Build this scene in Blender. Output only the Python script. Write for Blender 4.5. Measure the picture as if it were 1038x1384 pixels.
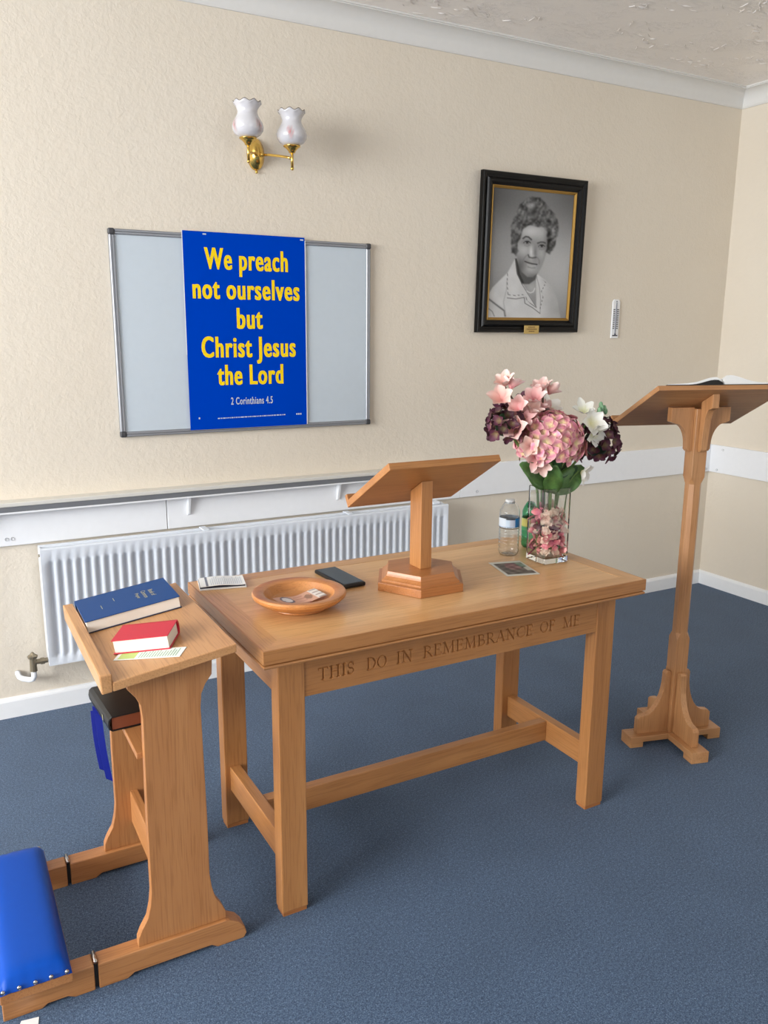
import bpy, math, random
import numpy as np
from mathutils import Vector, Matrix, Euler

for _o in list(bpy.data.objects):
    bpy.data.objects.remove(_o, do_unlink=True)
scene = bpy.context.scene
COL = scene.collection
random.seed(7)
rng = np.random.default_rng(11)
PI = math.pi
cos, sin = math.cos, math.sin

# ------------------------------------------------------------------ camera
def make_camera(loc, yaw, pitch, roll, f_px, h_px=1384.0):
    fw0 = Vector((-sin(yaw), cos(yaw), 0)); rt0 = Vector((cos(yaw), sin(yaw), 0)); up0 = Vector((0, 0, 1))
    fw = fw0 * cos(pitch) + up0 * sin(pitch)
    up1 = up0 * cos(pitch) - fw0 * sin(pitch)
    rt = rt0 * cos(roll) + up1 * sin(roll)
    up = up1 * cos(roll) - rt0 * sin(roll)
    cam = bpy.data.cameras.new('camera')
    cam.sensor_fit = 'VERTICAL'; cam.sensor_height = 36.0
    cam.lens = 36.0 * f_px / h_px
    cam.clip_start = 0.05; cam.clip_end = 60
    o = bpy.data.objects.new('camera', cam); COL.objects.link(o)
    m = Matrix((rt, up, -fw)).transposed().to_4x4()
    m.translation = Vector(loc)
    o.matrix_world = m
    scene.camera = o
make_camera((-0.2925, -3.3297, 1.4954), -0.5016, -0.2176, 0.0073, 1120.2)

# ------------------------------------------------------------------ world, light, exposure
world = bpy.data.worlds.new('world'); scene.world = world
world.use_nodes = True
bg = world.node_tree.nodes['Background']
bg.inputs[0].default_value = (0.72, 0.82, 1.0, 1); bg.inputs[1].default_value = 1.2

XL, XR, YF, ZC = -4.6, 3.7243, -8.0, 2.752
WIN1 = (-4.2, -0.9, 1.00, 2.70)          # left wall: y0 y1 z0 z1
FILL_WIN = (0.1, 2.6, 0.95, 2.35)              # unseen window added for fill behind the camera: x0 x1 z0 z1

def area(name, loc, rot, sx, sy, power, color):
    l = bpy.data.lights.new(name, 'AREA'); l.shape = 'RECTANGLE'; l.size = sx; l.size_y = sy
    l.energy = power; l.color = color
    o = bpy.data.objects.new(name, l); COL.objects.link(o)
    o.location = loc; o.rotation_euler = rot
    return o
area('daylight_window_1', (XL + 0.02, (WIN1[0] + WIN1[1]) / 2, (WIN1[2] + WIN1[3]) / 2), (0, -PI / 2, 0), WIN1[3] - WIN1[2], WIN1[1] - WIN1[0], 390, (0.96, 0.985, 1.0))
area('fill_lamp', ((FILL_WIN[0] + FILL_WIN[1]) / 2, YF + 0.02, (FILL_WIN[2] + FILL_WIN[3]) / 2), (PI / 2, 0, 0), FILL_WIN[1] - FILL_WIN[0], FILL_WIN[3] - FILL_WIN[2], 34, (0.96, 0.985, 1.0))  # added fill lamp, set in a window made up behind the camera

vs = scene.view_settings
vs.view_transform = 'Standard'; vs.look = 'None'; vs.exposure = 0.07; vs.gamma = 1.0
vs.use_curve_mapping = False

# ------------------------------------------------------------------ material helpers
def lin(c):
    out = []
    for v in c[:3]:
        v = v / 255.0
        out.append(v / 12.92 if v <= 0.04045 else ((v + 0.055) / 1.055) ** 2.4)
    return (*out, 1.0)
MATS = {}
class NT:
    def __init__(s, name):
        s.m = bpy.data.materials.new(name); s.m.use_nodes = True
        s.t = s.m.node_tree; s.n = s.t.nodes; s.b = s.n['Principled BSDF']
    def new(s, typ, **kw):
        x = s.n.new(typ)
        for k, v in kw.items(): setattr(x, k, v)
        return x
    def link(s, a, b): s.t.links.new(a, b)
    def set(s, **kw):
        names = dict(color='Base Color', rough='Roughness', metal='Metallic', trans='Transmission Weight', ior='IOR',
                     coat='Coat Weight', coat_rough='Coat Roughness', spec='Specular IOR Level', sub='Subsurface Weight', sheen='Sheen Weight', alpha='Alpha')
        for k, v in kw.items(): s.b.inputs[names[k]].default_value = v
        return s
    def coords(s, scale=(1, 1, 1), out='Object'):
        tc = s.new('ShaderNodeTexCoord'); mp = s.new('ShaderNodeMapping')
        mp.inputs['Scale'].default_value = scale
        s.link(tc.outputs[out], mp.inputs['Vector']); return mp.outputs['Vector']
    def noise(s, vec, scale, detail=3, rough=.5, dist=0):
        x = s.new('ShaderNodeTexNoise'); x.inputs['Scale'].default_value = scale; x.inputs['Detail'].default_value = detail
        x.inputs['Roughness'].default_value = rough; x.inputs['Distortion'].default_value = dist
        s.link(vec, x.inputs['Vector']); return x.outputs['Fac']
    def ramp(s, fac, stops):
        r = s.new('ShaderNodeValToRGB'); e = r.color_ramp.elements
        while len(e) < len(stops): e.new(0.5)
        for i, (p, c) in enumerate(stops): e[i].position = p; e[i].color = c
        s.link(fac, r.inputs['Fac']); return r.outputs['Color']
    def bump(s, h, strength, dist=0.002):
        b = s.new('ShaderNodeBump'); b.inputs['Strength'].default_value = strength; b.inputs['Distance'].default_value = dist
        s.link(h, b.inputs['Height']); s.link(b.outputs['Normal'], s.b.inputs['Normal'])
    def mix(s, fac, a, b, mode='MIX'):
        x = s.new('ShaderNodeMix', data_type='RGBA', blend_type=mode)
        if isinstance(fac, (int, float)): x.inputs[0].default_value = fac
        else: s.link(fac, x.inputs[0])
        for sock, v in ((x.inputs[6], a), (x.inputs[7], b)):
            if isinstance(v, tuple): sock.default_value = v
            else: s.link(v, sock)
        return x.outputs[2]
    def col(s, c): s.link(c, s.b.inputs['Base Color'])

def plain(name, rgb, rough=.5, **kw):
    if name in MATS: return MATS[name]
    n = NT(name); n.set(color=lin(rgb), rough=rough, **kw)
    v = n.coords(); f = n.noise(v, 40, 2)
    c = lin(rgb); d = tuple(x * .975 for x in c[:3]) + (1,)
    n.col(n.ramp(f, [(0.2, d), (0.8, c)]))
    MATS[name] = n.m; return n.m

def wood(name, axis, dark, mid, light, rough=.36, scale=1.0, coat=.12):
    n = NT(name)
    sc = {'x': (1.1, 13, 13), 'y': (13, 1.1, 13), 'z': (13, 13, 1.1)}[axis]
    sf = {'x': (9, 260, 260), 'y': (260, 9, 260), 'z': (260, 260, 9)}[axis]
    oi = n.new('ShaderNodeObjectInfo')
    tc = n.new('ShaderNodeTexCoord')
    add = n.new('ShaderNodeVectorMath', operation='MULTIPLY_ADD')
    n.link(oi.outputs['Random'], add.inputs[0]); add.inputs[1].default_value = (3.1, 5.7, 4.3); n.link(tc.outputs['Object'], add.inputs[2])
    def mp(s_):
        m = n.new('ShaderNodeMapping'); m.inputs['Scale'].default_value = tuple(q * scale for q in s_); n.link(add.outputs[0], m.inputs['Vector']); return m.outputs['Vector']
    a = n.noise(mp(sc), 1.1, 4, .55, .25)
    b = n.noise(mp(sf), 1.0, 2, .5)
    base = n.ramp(a, [(0.15, lin(dark)), (0.5, lin(mid)), (0.85, lin(light))])
    pores = n.ramp(b, [(0.36, (0.72, 0.66, 0.6, 1)), (0.5, (1, 1, 1, 1))])
    n.col(n.mix(0.6, base, pores, 'MULTIPLY'))
    n.set(rough=rough, coat=coat, coat_rough=.25)
    n.bump(b, .05, .001)
    MATS[name] = n.m; return n.m
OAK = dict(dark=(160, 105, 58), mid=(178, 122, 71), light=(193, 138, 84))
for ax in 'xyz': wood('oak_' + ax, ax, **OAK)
for ax in 'xyz': wood('oaktop_' + ax, ax, (208, 158, 104), (222, 174, 118), (232, 188, 134), rough=.3, coat=.25)  # same oak as the rails, lightened to carry the light on the top
for ax in 'xyz': wood('oakpale_' + ax, ax, (164, 108, 62), (180, 123, 74), (194, 139, 88), rough=.4)
for ax in 'xyz': wood('oakborder_' + ax, ax, (194, 142, 88), (208, 156, 101), (220, 170, 116), rough=.3, coat=.25)  # border oak, with the light on the top likewise put into its colour
for ax in 'xyz': wood('oakdesk_' + ax, ax, (184, 132, 84), (198, 146, 96), (210, 160, 110), rough=.36)  # oak of the side panels, made paler to paint in light on the slope
for ax in 'xyz': wood('oakred_' + ax, ax, (158, 98, 52), (176, 114, 64), (190, 130, 78), rough=.36)
for ax in 'xyz': wood('oaklect_' + ax, ax, (164, 114, 72), (184, 132, 86), (200, 152, 104), rough=.4)

def wall_mat():
    n = NT('wallpaper_cream'); v = n.coords()
    big = n.noise(v, 1.2, 2)
    a = n.noise(v, 75, 4, .65, .4)
    b = n.noise(v, 28, 2, .5, .3)
    n.col(n.ramp(big, [(0.3, lin(WALLC[0])), (0.7, lin(WALLC[1]))]))
    m = n.new('ShaderNodeMath', operation='MULTIPLY_ADD'); n.link(a, m.inputs[0]); m.inputs[1].default_value = 1.0; n.link(b, m.inputs[2])
    n.set(rough=.75, spec=.25); n.bump(m.outputs[0], .32, .006)
    MATS['wall'] = n.m
WALLC = ((224, 213, 196), (227, 217, 201))
wall_mat()
def ceil_mat():
    n = NT('ceiling_textured_paint'); tc = n.new('ShaderNodeTexCoord')
    mp = n.new('ShaderNodeMapping'); mp.inputs['Rotation'].default_value = (0, 0, .5); mp.inputs['Scale'].default_value = (9, 34, 9)
    n.link(tc.outputs['Object'], mp.inputs['Vector'])
    a = n.noise(mp.outputs['Vector'], 1.3, 6, .7, 1.6)
    v = n.coords(); msk = n.noise(v, 5, 2, .5, .5)
    r = n.ramp(a, [(0.50, (0, 0, 0, 1)), (0.60, (1, 1, 1, 1)), (0.70, (0, 0, 0, 1))])
    r2 = n.ramp(msk, [(0.44, (.04, .04, .04, 1)), (0.62, (1, 1, 1, 1))])
    h = n.mix(1.0, r, r2, 'MULTIPLY')
    n.set(color=lin((250, 243, 236)), rough=.3, spec=.8); n.bump(h, .42, .010)
    MATS['ceiling'] = n.m
ceil_mat()
def carpet_mat():
    n = NT('carpet_blue'); v = n.coords()
    a = n.noise(v, 300, 3, .7); b = n.noise(v, 130, 3, .65); c = n.noise(v, 5, 2)
    base = n.ramp(a, [(0.32, lin((44, 62, 86))), (0.52, lin((74, 95, 122))), (0.70, lin((122, 142, 164)))])
    sp = n.ramp(b, [(0.34, (.66, .68, .72, 1)), (0.64, (1.22, 1.2, 1.18, 1))])
    lg = n.ramp(c, [(0.3, (.93, .93, .93, 1)), (0.7, (1.04, 1.04, 1.04, 1))])
    n.col(n.mix(1, n.mix(1, base, sp, 'MULTIPLY'), lg, 'MULTIPLY'))
    n.set(rough=.95, spec=.1, sheen=.15); n.bump(a, .5, .004)
    MATS['carpet'] = n.m
carpet_mat()

def attr_mat(name, rough=.5, gain=None, **kw):
    n = NT(name); a = n.new('ShaderNodeVertexColor'); a.layer_name = 'Col'
    n.col(a.outputs['Color']); n.set(rough=rough, **kw); MATS[name] = n.m; return n.m
plain('ceiling_plain', (250, 243, 236), .35)
plain('white_paint', (240, 241, 243), .38)
plain('trim_paint', (240, 241, 242), .42)
plain('coving_paint', (226, 224, 220), .6)
plain('radiator_enamel', (224, 229, 236), .35)
plain('shelf_paint', (214, 211, 203), .35)
plain('grey_edge', (112, 114, 118), .45)
plain('aluminium', (150, 152, 157), .4, metal=.45)
plain('dark_plastic', (62, 62, 66), .45)
plain('whiteboard_face', (198, 208, 216), .3, spec=.25)
plain('poster_blue', (0, 64, 186), .5, spec=.0)
plain('poster_white', (236, 238, 240), .4)
plain('poster_yellow', (252, 216, 10), .5, spec=.25)
plain('poster_pale', (196, 204, 214), .4)
plain('black_frame', (9, 8, 9), .3, spec=.25)
plain('brass', (226, 188, 102), .2, metal=1.0)
plain('gilt', (176, 138, 72), .35, metal=.8)
plain('plaque_brass', (196, 168, 104), .35, metal=.5)
plain('plaque_print', (106, 76, 40), .5)
plain('valve_metal', (150, 138, 116), .35, metal=.7)
plain('pipe_white', (232, 234, 238), .35)
plain('blue_vinyl', (6, 72, 170), .4, spec=.18)
plain('stud_metal', (196, 190, 184), .16, metal=1.0)
plain('hinge_metal', (58, 56, 54), .45, metal=.7)
plain('book_blue', (14, 66, 126), .55, spec=.3)
plain('book_blue_edge', (22, 36, 66), .5)
plain('book_red', (200, 34, 58), .45)
plain('paper', (233, 226, 214), .75)
plain('paper_white', (238, 238, 236), .7)
plain('bookmark_paper', (236, 240, 232), .5)
plain('bookmark_green', (188, 206, 116), .5)
plain('print_green', (150, 182, 150), .6)
plain('gold_foil', (188, 180, 140), .4, metal=.3)
plain('leather_black', (22, 22, 23), .42)
plain('copper_pages', (150, 86, 60), .4, metal=.2)
plain('ribbon_blue', (10, 26, 128), .35)
plain('phone_body', (14, 14, 15), .4)
plain('phone_screen', (28, 33, 38), .12)
plain('print_grey', (120, 124, 136), .7)
plain('print_dark', (48, 50, 66), .6)
plain('card_border', (206, 204, 192), .4)
plain('cap_white', (230, 234, 236), .4)
plain('stem_green', (96, 128, 62), .5)
plain('stem_brown', (98, 82, 66), .6)
plain('white_petal', (238, 236, 224), .5)
plain('bud_green', (128, 170, 130), .5)
plain('red_print', (196, 30, 48), .5)
plain('screw_grey', (168, 170, 174), .4)
plain('window_frame_white', (236, 236, 236), .4)
for nm, d, l in (('leaf_green', (46, 82, 40), (92, 132, 66)), ('leaf_dark', (24, 50, 30), (48, 84, 46))):
    n = NT(nm); v = n.coords(); f = n.noise(v, 22, 3, .6, .8); n.col(n.ramp(f, [(.3, lin(d)), (.7, lin(l))])); n.set(rough=.42); MATS[nm] = n.m
attr_mat('photo_print', .3, spec=.2)
attr_mat('printed_paper', .5)
attr_mat('bottle_label', .35)
attr_mat('opal_glass', .16, coat=.5, sub=0.0)

def petal_mat(name, inner, mid, edge, var=.12):
    n = NT(name); a = n.new('ShaderNodeVertexColor'); a.layer_name = 'Col'
    sep = n.new('ShaderNodeSeparateColor'); n.link(a.outputs['Color'], sep.inputs[0])
    oi = n.new('ShaderNodeObjectInfo')
    base = n.ramp(sep.outputs[0], [(0.0, lin(inner)), (0.45, lin(mid)), (1.0, lin(edge))])
    hs = n.new('ShaderNodeHueSaturation')
    ma = n.new('ShaderNodeMath', operation='MULTIPLY_ADD'); n.link(oi.outputs['Random'], ma.inputs[0]); ma.inputs[1].default_value = var * 4; ma.inputs[2].default_value = 1 - var * 2
    n.link(ma.outputs[0], hs.inputs['Value'])
    mb_ = n.new('ShaderNodeMath', operation='MULTIPLY_ADD'); n.link(oi.outputs['Random'], mb_.inputs[0]); mb_.inputs[1].default_value = -.03; mb_.inputs[2].default_value = .515
    n.link(mb_.outputs[0], hs.inputs['Hue'])
    n.link(base, hs.inputs['Color']); n.col(hs.outputs['Color'])
    n.set(rough=.6); MATS[name] = n.m
petal_mat('petal_hydrangea', (238, 216, 160), (212, 130, 152), (240, 196, 182))
petal_mat('petal_dark', (120, 104, 66), (84, 36, 54), (62, 28, 42), .2)
petal_mat('petal_orchid', (214, 144, 142), (238, 190, 180), (250, 232, 224), .06)
petal_mat('petal_white', (226, 222, 170), (242, 240, 230), (244, 243, 238), .03)
petal_mat('pot_pale', (240, 186, 170), (248, 214, 196), (252, 236, 210), .08)
petal_mat('pot_pink', (216, 104, 120), (236, 138, 146), (250, 190, 178), .12)
petal_mat('pot_dark', (112, 40, 60), (146, 58, 78), (176, 96, 100), .2)
def glass(name, tint, rough=0.0, ior=1.45):
    n = NT(name); n.set(color=tint, rough=rough, trans=1.0, ior=ior); MATS[name] = n.m
glass('vase_glass', (.97, .985, .98, 1)); glass('bottle_plastic', (.97, .985, .99, 1), .10, 1.42)
glass('green_plastic', (.30, .72, .50, 1), .05, 1.3)
def pane_mat():
    n = NT('window_pane'); tr = n.new('ShaderNodeBsdfTransparent'); gl = n.new('ShaderNodeBsdfGlossy'); gl.inputs['Roughness'].default_value = .02
    mx = n.new('ShaderNodeMixShader'); mx.inputs[0].default_value = .06
    n.link(tr.outputs[0], mx.inputs[1]); n.link(gl.outputs[0], mx.inputs[2]); n.link(mx.outputs[0], n.n['Material Output'].inputs['Surface'])
    MATS['pane'] = n.m
pane_mat()
M = MATS

# ------------------------------------------------------------------ mesh helpers
class MB:
    def __init__(s): s.v = []; s.f = []; s.c = None
    def add(s, v, f):
        k = len(s.v); s.v += [tuple(p) for p in v]; s.f += [tuple(i + k for i in q) for q in f]; return s
    def box(s, x0, x1, y0, y1, z0, z1):
        v = [(x, y, z) for z in (z0, z1) for y in (y0, y1) for x in (x0, x1)]
        return s.add(v, [(0, 2, 3, 1), (4, 5, 7, 6), (0, 1, 5, 4), (2, 6, 7, 3), (0, 4, 6, 2), (1, 3, 7, 5)])
    def prism(s, poly, axis, a, b):
        """polygon in the plane across `axis`, extruded from a to b. x:(y,z) y:(x,z) z:(x,y)"""
        def P(p, t): return {'x': (t, p[0], p[1]), 'y': (p[0], t, p[1]), 'z': (p[0], p[1], t)}[axis]
        n = len(poly); v = [P(p, a) for p in poly] + [P(p, b) for p in poly]
        f = [tuple(range(n)), tuple(range(2 * n - 1, n - 1, -1))] + [(i, (i + 1) % n + 0, (i + 1) % n + n, i + n)[::-1] for i in range(n)]
        return s.add(v, f)
    def frustum(s, lower, upper):
        n = len(lower)
        return s.add(list(lower) + list(upper), [tuple(range(n))[::-1], tuple(range(n, 2 * n))] + [(i, (i + 1) % n, (i + 1) % n + n, i + n) for i in range(n)])
    def lathe(s, prof, n=32, c=(0, 0, 0), zmod=None, closed=False):
        v = []; f = []; m = len(prof)
        for i in range(n):
            a = 2 * PI * i / n
            for j, (r, z) in enumerate(prof):
                zz = z + (zmod(a, j) if zmod else 0)
                v.append((c[0] + r * cos(a), c[1] + r * sin(a), c[2] + zz))
        for i in range(n):
            k = (i + 1) % n
            for j in range(m - 1 if not closed else m):
                q = (j + 1) % m
                f.append((i * m + j, k * m + j, k * m + q, i * m + q))
        return s.add(v, f)
    def tube(s, path, r, n=8, cap=True):
        path = [Vector(p) for p in path]; v = []; f = []
        rr = r if isinstance(r, (list, tuple)) else [r] * len(path)
        prev = None
        for i, p in enumerate(path):
            t = (path[min(i + 1, len(path) - 1)] - path[max(i - 1, 0)]).normalized()
            if prev is None:
                u = t.orthogonal().normalized()
            else:
                u = (prev - t * prev.dot(t)).normalized()
            prev = u; w = t.cross(u)
            for k in range(n):
                a = 2 * PI * k / n; v.append(tuple(p + (u * cos(a) + w * sin(a)) * rr[i]))
        for i in range(len(path) - 1):
            for k in range(n): f.append((i * n + k, i * n + (k + 1) % n, (i + 1) * n + (k + 1) % n, (i + 1) * n + k))
        if cap: f += [tuple(range(n))[::-1], tuple(range((len(path) - 1) * n, len(path) * n))]
        return s.add(v, f)
    def ball(s, c, r, n=10, m=7, sz=(1, 1, 1)):
        v = [(c[0], c[1], c[2] - r * sz[2])]
        for j in range(1, m):
            t = PI * j / m - PI / 2
            for i in range(n):
                a = 2 * PI * i / n
                v.append((c[0] + r * sz[0] * cos(t) * cos(a), c[1] + r * sz[1] * cos(t) * sin(a), c[2] + r * sz[2] * sin(t)))
        v.append((c[0], c[1], c[2] + r * sz[2])); f = []
        for i in range(n): f.append((0, 1 + (i + 1) % n, 1 + i))
        for j in range(m - 2):
            for i in range(n): a = 1 + j * n; f.append((a + i, a + (i + 1) % n, a + n + (i + 1) % n, a + n + i))
        L = len(v) - 1; a = 1 + (m - 2) * n
        for i in range(n): f.append((a + i, a + (i + 1) % n, L))
        return s.add(v, f)
    def shift(s, d): s.v = [(p[0] + d[0], p[1] + d[1], p[2] + d[2]) for p in s.v]; return s
    def apply(s, mat): s.v = [tuple(mat @ Vector(p)) for p in s.v]; return s
    def mesh(s, name, mat=None, smooth=False):
        me = bpy.data.meshes.new(name); me.from_pydata(s.v, [], s.f); me.validate(); 
        import bmesh
        bm = bmesh.new(); bm.from_mesh(me); bmesh.ops.recalc_face_normals(bm, faces=bm.faces[:]); bm.to_mesh(me); bm.free()
        if s.c is not None:
            at = me.color_attributes.new('Col', 'FLOAT_COLOR', 'POINT')
            at.data.foreach_set('color', np.asarray(s.c, dtype=np.float32).ravel())
        if smooth: me.polygons.foreach_set('use_smooth', [True] * len(me.polygons))
        if mat: me.materials.append(M[mat])
        me.update(); return me
    def build(s, name, mat, parent=None, off=None, smooth=False, bevel=0, seg=2, angle=40, **tags):
        if off is not None: s.shift((-off[0], -off[1], -off[2]))
        o = bpy.data.objects.new(name, s.mesh(name, mat, smooth)); COL.objects.link(o)
        if parent: o.parent = parent
        if bevel:
            b = o.modifiers.new('bevel', 'BEVEL'); b.width = bevel; b.segments = seg; b.limit_method = 'ANGLE'; b.angle_limit = math.radians(angle)
            b.use_clamp_overlap = True
        for k, v in tags.items(): o[k] = v
        return o
def thing(name, label, cat, loc=(0, 0, 0), rot=(0, 0, 0), group=None):
    o = bpy.data.objects.new(name, None); COL.objects.link(o); o.empty_display_size = .05
    o.location = loc; o.rotation_euler = rot; o['label'] = label; o['category'] = cat
    if group: o['group'] = group
    return o
def struct(mb, name, mat, label, cat, **kw):
    o = mb.build(name, mat, **kw); o['kind'] = 'structure'; o['label'] = label; o['category'] = cat; return o
def shade_auto(o, ang=35):
    me = o.data; me.polygons.foreach_set('use_smooth', [True] * len(me.polygons))
    try:
        me.set_sharp_from_angle(angle=math.radians(ang))
    except Exception: pass
    return o
def text_mesh(body, offset=0.0, res=3, spacing=1.0):
    cu = bpy.data.curves.new('t', 'FONT'); cu.body = body; cu.offset = offset; cu.space_character = spacing; cu.resolution_u = res; cu.fill_mode = 'FRONT'
    o = bpy.data.objects.new('t', cu); COL.objects.link(o)
    dg = bpy.context.evaluated_depsgraph_get(); dg.update()
    me = bpy.data.meshes.new_from_object(o.evaluated_get(dg))
    bpy.data.objects.remove(o); bpy.data.curves.remove(cu)
    v = np.array([p.co[:] for p in me.vertices]).reshape(-1, 3); f = [tuple(p.vertices) for p in me.polygons]
    bpy.data.meshes.remove(me); return v, f

# ------------------------------------------------------------------ the room
struct(MB().box(XL - .1, XR + .1, YF - .1, .1, -.08, 0), 'floor', 'carpet', 'dark blue flecked carpet covering the whole floor', 'floor')
struct(MB().box(XL - .1, XR + .1, YF - .1, .1, ZC, ZC + .08), 'ceiling', 'ceiling', 'white ceiling with streaky textured plaster finish', 'ceiling')
def plaster_ridges():
    r_ = random.Random(3); m = MB()
    for c_ in range(330):
        cx, cy = r_.uniform(.6, XR - .15), -.14 - 2.2 * r_.random(); ang0 = r_.gauss(.35, .35)
        for k in range(r_.randint(2, 6)):
            a_ = ang0 + r_.gauss(0, .35); L_ = r_.uniform(.010, .034); w_ = r_.uniform(.0018, .0036); h_ = r_.uniform(.0025, .0050)
            x = cx + r_.gauss(0, .035); y = min(-.11, cy + r_.gauss(0, .028)); x = min(x, XR - .12)
            bend = r_.uniform(-.3, .3); n_ = 4; b0 = len(m.v)
            for i in range(n_ + 1):
                t = -1 + 2 * i / n_; s_ = (1 - t * t) ** .5 if abs(t) < 1 else .05; aa = a_ + bend * t
                px, py = x + L_ * t * cos(aa), y + L_ * t * sin(aa); nx, ny = -sin(aa), cos(aa)
                m.v += [(px - nx * w_ * s_, py - ny * w_ * s_, ZC + .0003), (px, py, ZC - h_ * s_), (px + nx * w_ * s_, py + ny * w_ * s_, ZC + .0003)]
            for i in range(n_):
                q = b0 + i * 3; m.f += [(q, q + 1, q + 4, q + 3), (q + 1, q + 2, q + 5, q + 4)]
    return m
plaster_ridges().build('plaster_ridges', 'ceiling_plain', bpy.data.objects['ceiling'], smooth=True, kind='stuff')
struct(MB().box(XL - .1, XR + .1, 0, .1, 0, ZC), 'wall_back', 'wall', 'cream embossed wallpaper wall behind the table and radiator', 'wall')
struct(MB().box(XR, XR + .1, YF - .1, 0, 0, ZC), 'wall_right', 'wall', 'cream wall at right meeting the back wall beside the lectern', 'wall')
y0, y1, z0, z1 = WIN1
struct(MB().box(XL - .1, XL, YF - .1, y0, 0, ZC).box(XL - .1, XL, y1, 0, 0, ZC).box(XL - .1, XL, y0, y1, 0, z0).box(XL - .1, XL, y0, y1, z1, ZC), 'wall_left', 'wall', 'cream wall with a wide window on the left side of the room', 'wall')
x0, x1, z0, z1 = FILL_WIN
struct(MB().box(XL, x0, YF - .1, YF, 0, ZC).box(x1, XR, YF - .1, YF, 0, ZC).box(x0, x1, YF - .1, YF, 0, z0).box(x0, x1, YF - .1, YF, z1, ZC), 'wall_front', 'wall', 'cream wall with the added fill window opposite the picture wall', 'wall')
def window(name, a0, a1, z0, z1, axis, pos, label):
    w = thing(name, label, 'window'); w['kind'] = 'structure'
    def bx(u0, u1, za, zb, d0, d1):
        return MB().box(pos + d0, pos + d1, u0, u1, za, zb) if axis == 'x' else MB().box(u0, u1, pos + d0, pos + d1, za, zb)
    t = .05
    for i, q in enumerate([(a0, a1, z0, z0 + t), (a0, a1, z1 - t, z1), (a0, a0 + t, z0 + t, z1 - t), (a1 - t, a1, z0 + t, z1 - t), ((a0 + a1) / 2 - .03, (a0 + a1) / 2 + .03, z0 + t, z1 - t)]):
        bx(*q, -.08, -.03).build('frame_bar', 'window_frame_white', w)
    m = (a0 + a1) / 2
    for q in ((a0 + t, m - .03), (m + .03, a1 - t)): bx(q[0], q[1], z0 + t, z1 - t, -.058, -.052).build('pane', 'pane', w)
window('window_1', *WIN1, 'x', XL, 'wide white framed window in the left wall')
window('fill_window', *FILL_WIN, 'y', YF, 'unseen white framed window added for fill light opposite the table')

# coving
ZW = 2.667; D = .092
cove = [(0, ZW), (.006, ZW), (.010, ZW + .006)]
for i in range(7):
    t = i / 6 * PI / 2
    cove.append((.012 + (D - .026) * (1 - cos(t)), ZW + .010 + (ZC - ZW - .020) * sin(t)))
cove += [(D - .008, ZC - .010), (D - .008, ZC - .006), (D, ZC - .006), (D, ZC), (0, ZC)]
def run_back(prof, x0, x1, miter0=False, miter1=True):
    m = MB(); n = len(prof)
    v = [((x0 + d) if miter0 else x0, -d, z) for d, z in prof] + [((x1 - d) if miter1 else x1, -d, z) for d, z in prof]
    return m.add(v, [tuple(range(n)), tuple(range(2 * n - 1, n - 1, -1))] + [(i, i + n, (i + 1) % n + n, (i + 1) % n) for i in range(n)])
def run_right(prof, y0, y1=0):
    m = MB(); n = len(prof)
    v = [(XR - d, y1 - d, z) for d, z in prof] + [(XR - d, y0, z) for d, z in prof]
    return m.add(v, [tuple(range(n)), tuple(range(2 * n - 1, n - 1, -1))] + [(i, i + n, (i + 1) % n + n, (i + 1) % n) for i in range(n)])
shade_auto(struct(run_back(cove, XL, XR), 'trim_1', 'coving_paint', 'white plaster coving along the top of the back wall', 'coving'), 30)
shade_auto(struct(run_right(cove, YF), 'trim_2', 'coving_paint', 'white plaster coving along the top of the right wall', 'coving'), 30)
base = [(0, 0), (.014, 0), (.014, .066), (.011, .074), (.005, .080), (0, .0815)]
struct(run_back(base, XL, XR), 'baseboard_back', 'trim_paint', 'white skirting board along the back wall', 'baseboard')
struct(run_right(base, YF), 'baseboard_right', 'trim_paint', 'white skirting board along the right wall', 'baseboard')
rail = [(0, .6885), (.016, .6885), (.016, .8486), (0, .8486)]
# dado board on the back wall: joined planks
JX = [XL, .515, 1.95]
tb = thing('trim_3', 'white dado board running along the back wall above the radiator', 'rail', (0, 0, .69)); tb['kind'] = 'structure'
for i, (a, b) in enumerate(((XL, .515), (.518, 1.95), (1.952, XR))):
    run_back(rail, a, b, False, i == 2).build('board', 'white_paint', tb, off=(0, 0, .69), bevel=.0015, seg=1)
for (x, z) in ((-.085, .715), (-.065, .715), (2.05, .712), (2.70, .725), (2.76, .726), (3.68, .705), (1.86, .72)):
    MB().lathe([(0, -.002), (.006, -.0015), (.007, 0), (.006, .002)], 10).apply(Matrix.Rotation(PI / 2, 4, 'X')).shift((x, -.0165, z)).build('screw', 'screw_grey', tb, off=(0, 0, .69), smooth=True)
tr_ = thing('trim_4', 'white dado board running along the right wall', 'rail', (XR, 0, .69)); tr_['kind'] = 'structure'
run_right(rail, YF).build('board', 'white_paint', tr_, off=(XR, 0, .69), bevel=.0015, seg=1)
for (y, z) in ((-.07, .705), (-.10, .825)):
    MB().lathe([(0, -.002), (.006, -.0015), (.007, 0), (.006, .002)], 10).apply(Matrix.Rotation(-PI / 2, 4, 'Y')).shift((XR - .0165, y, z)).build('screw', 'screw_grey', tr_, off=(XR, 0, .69), smooth=True)

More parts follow.
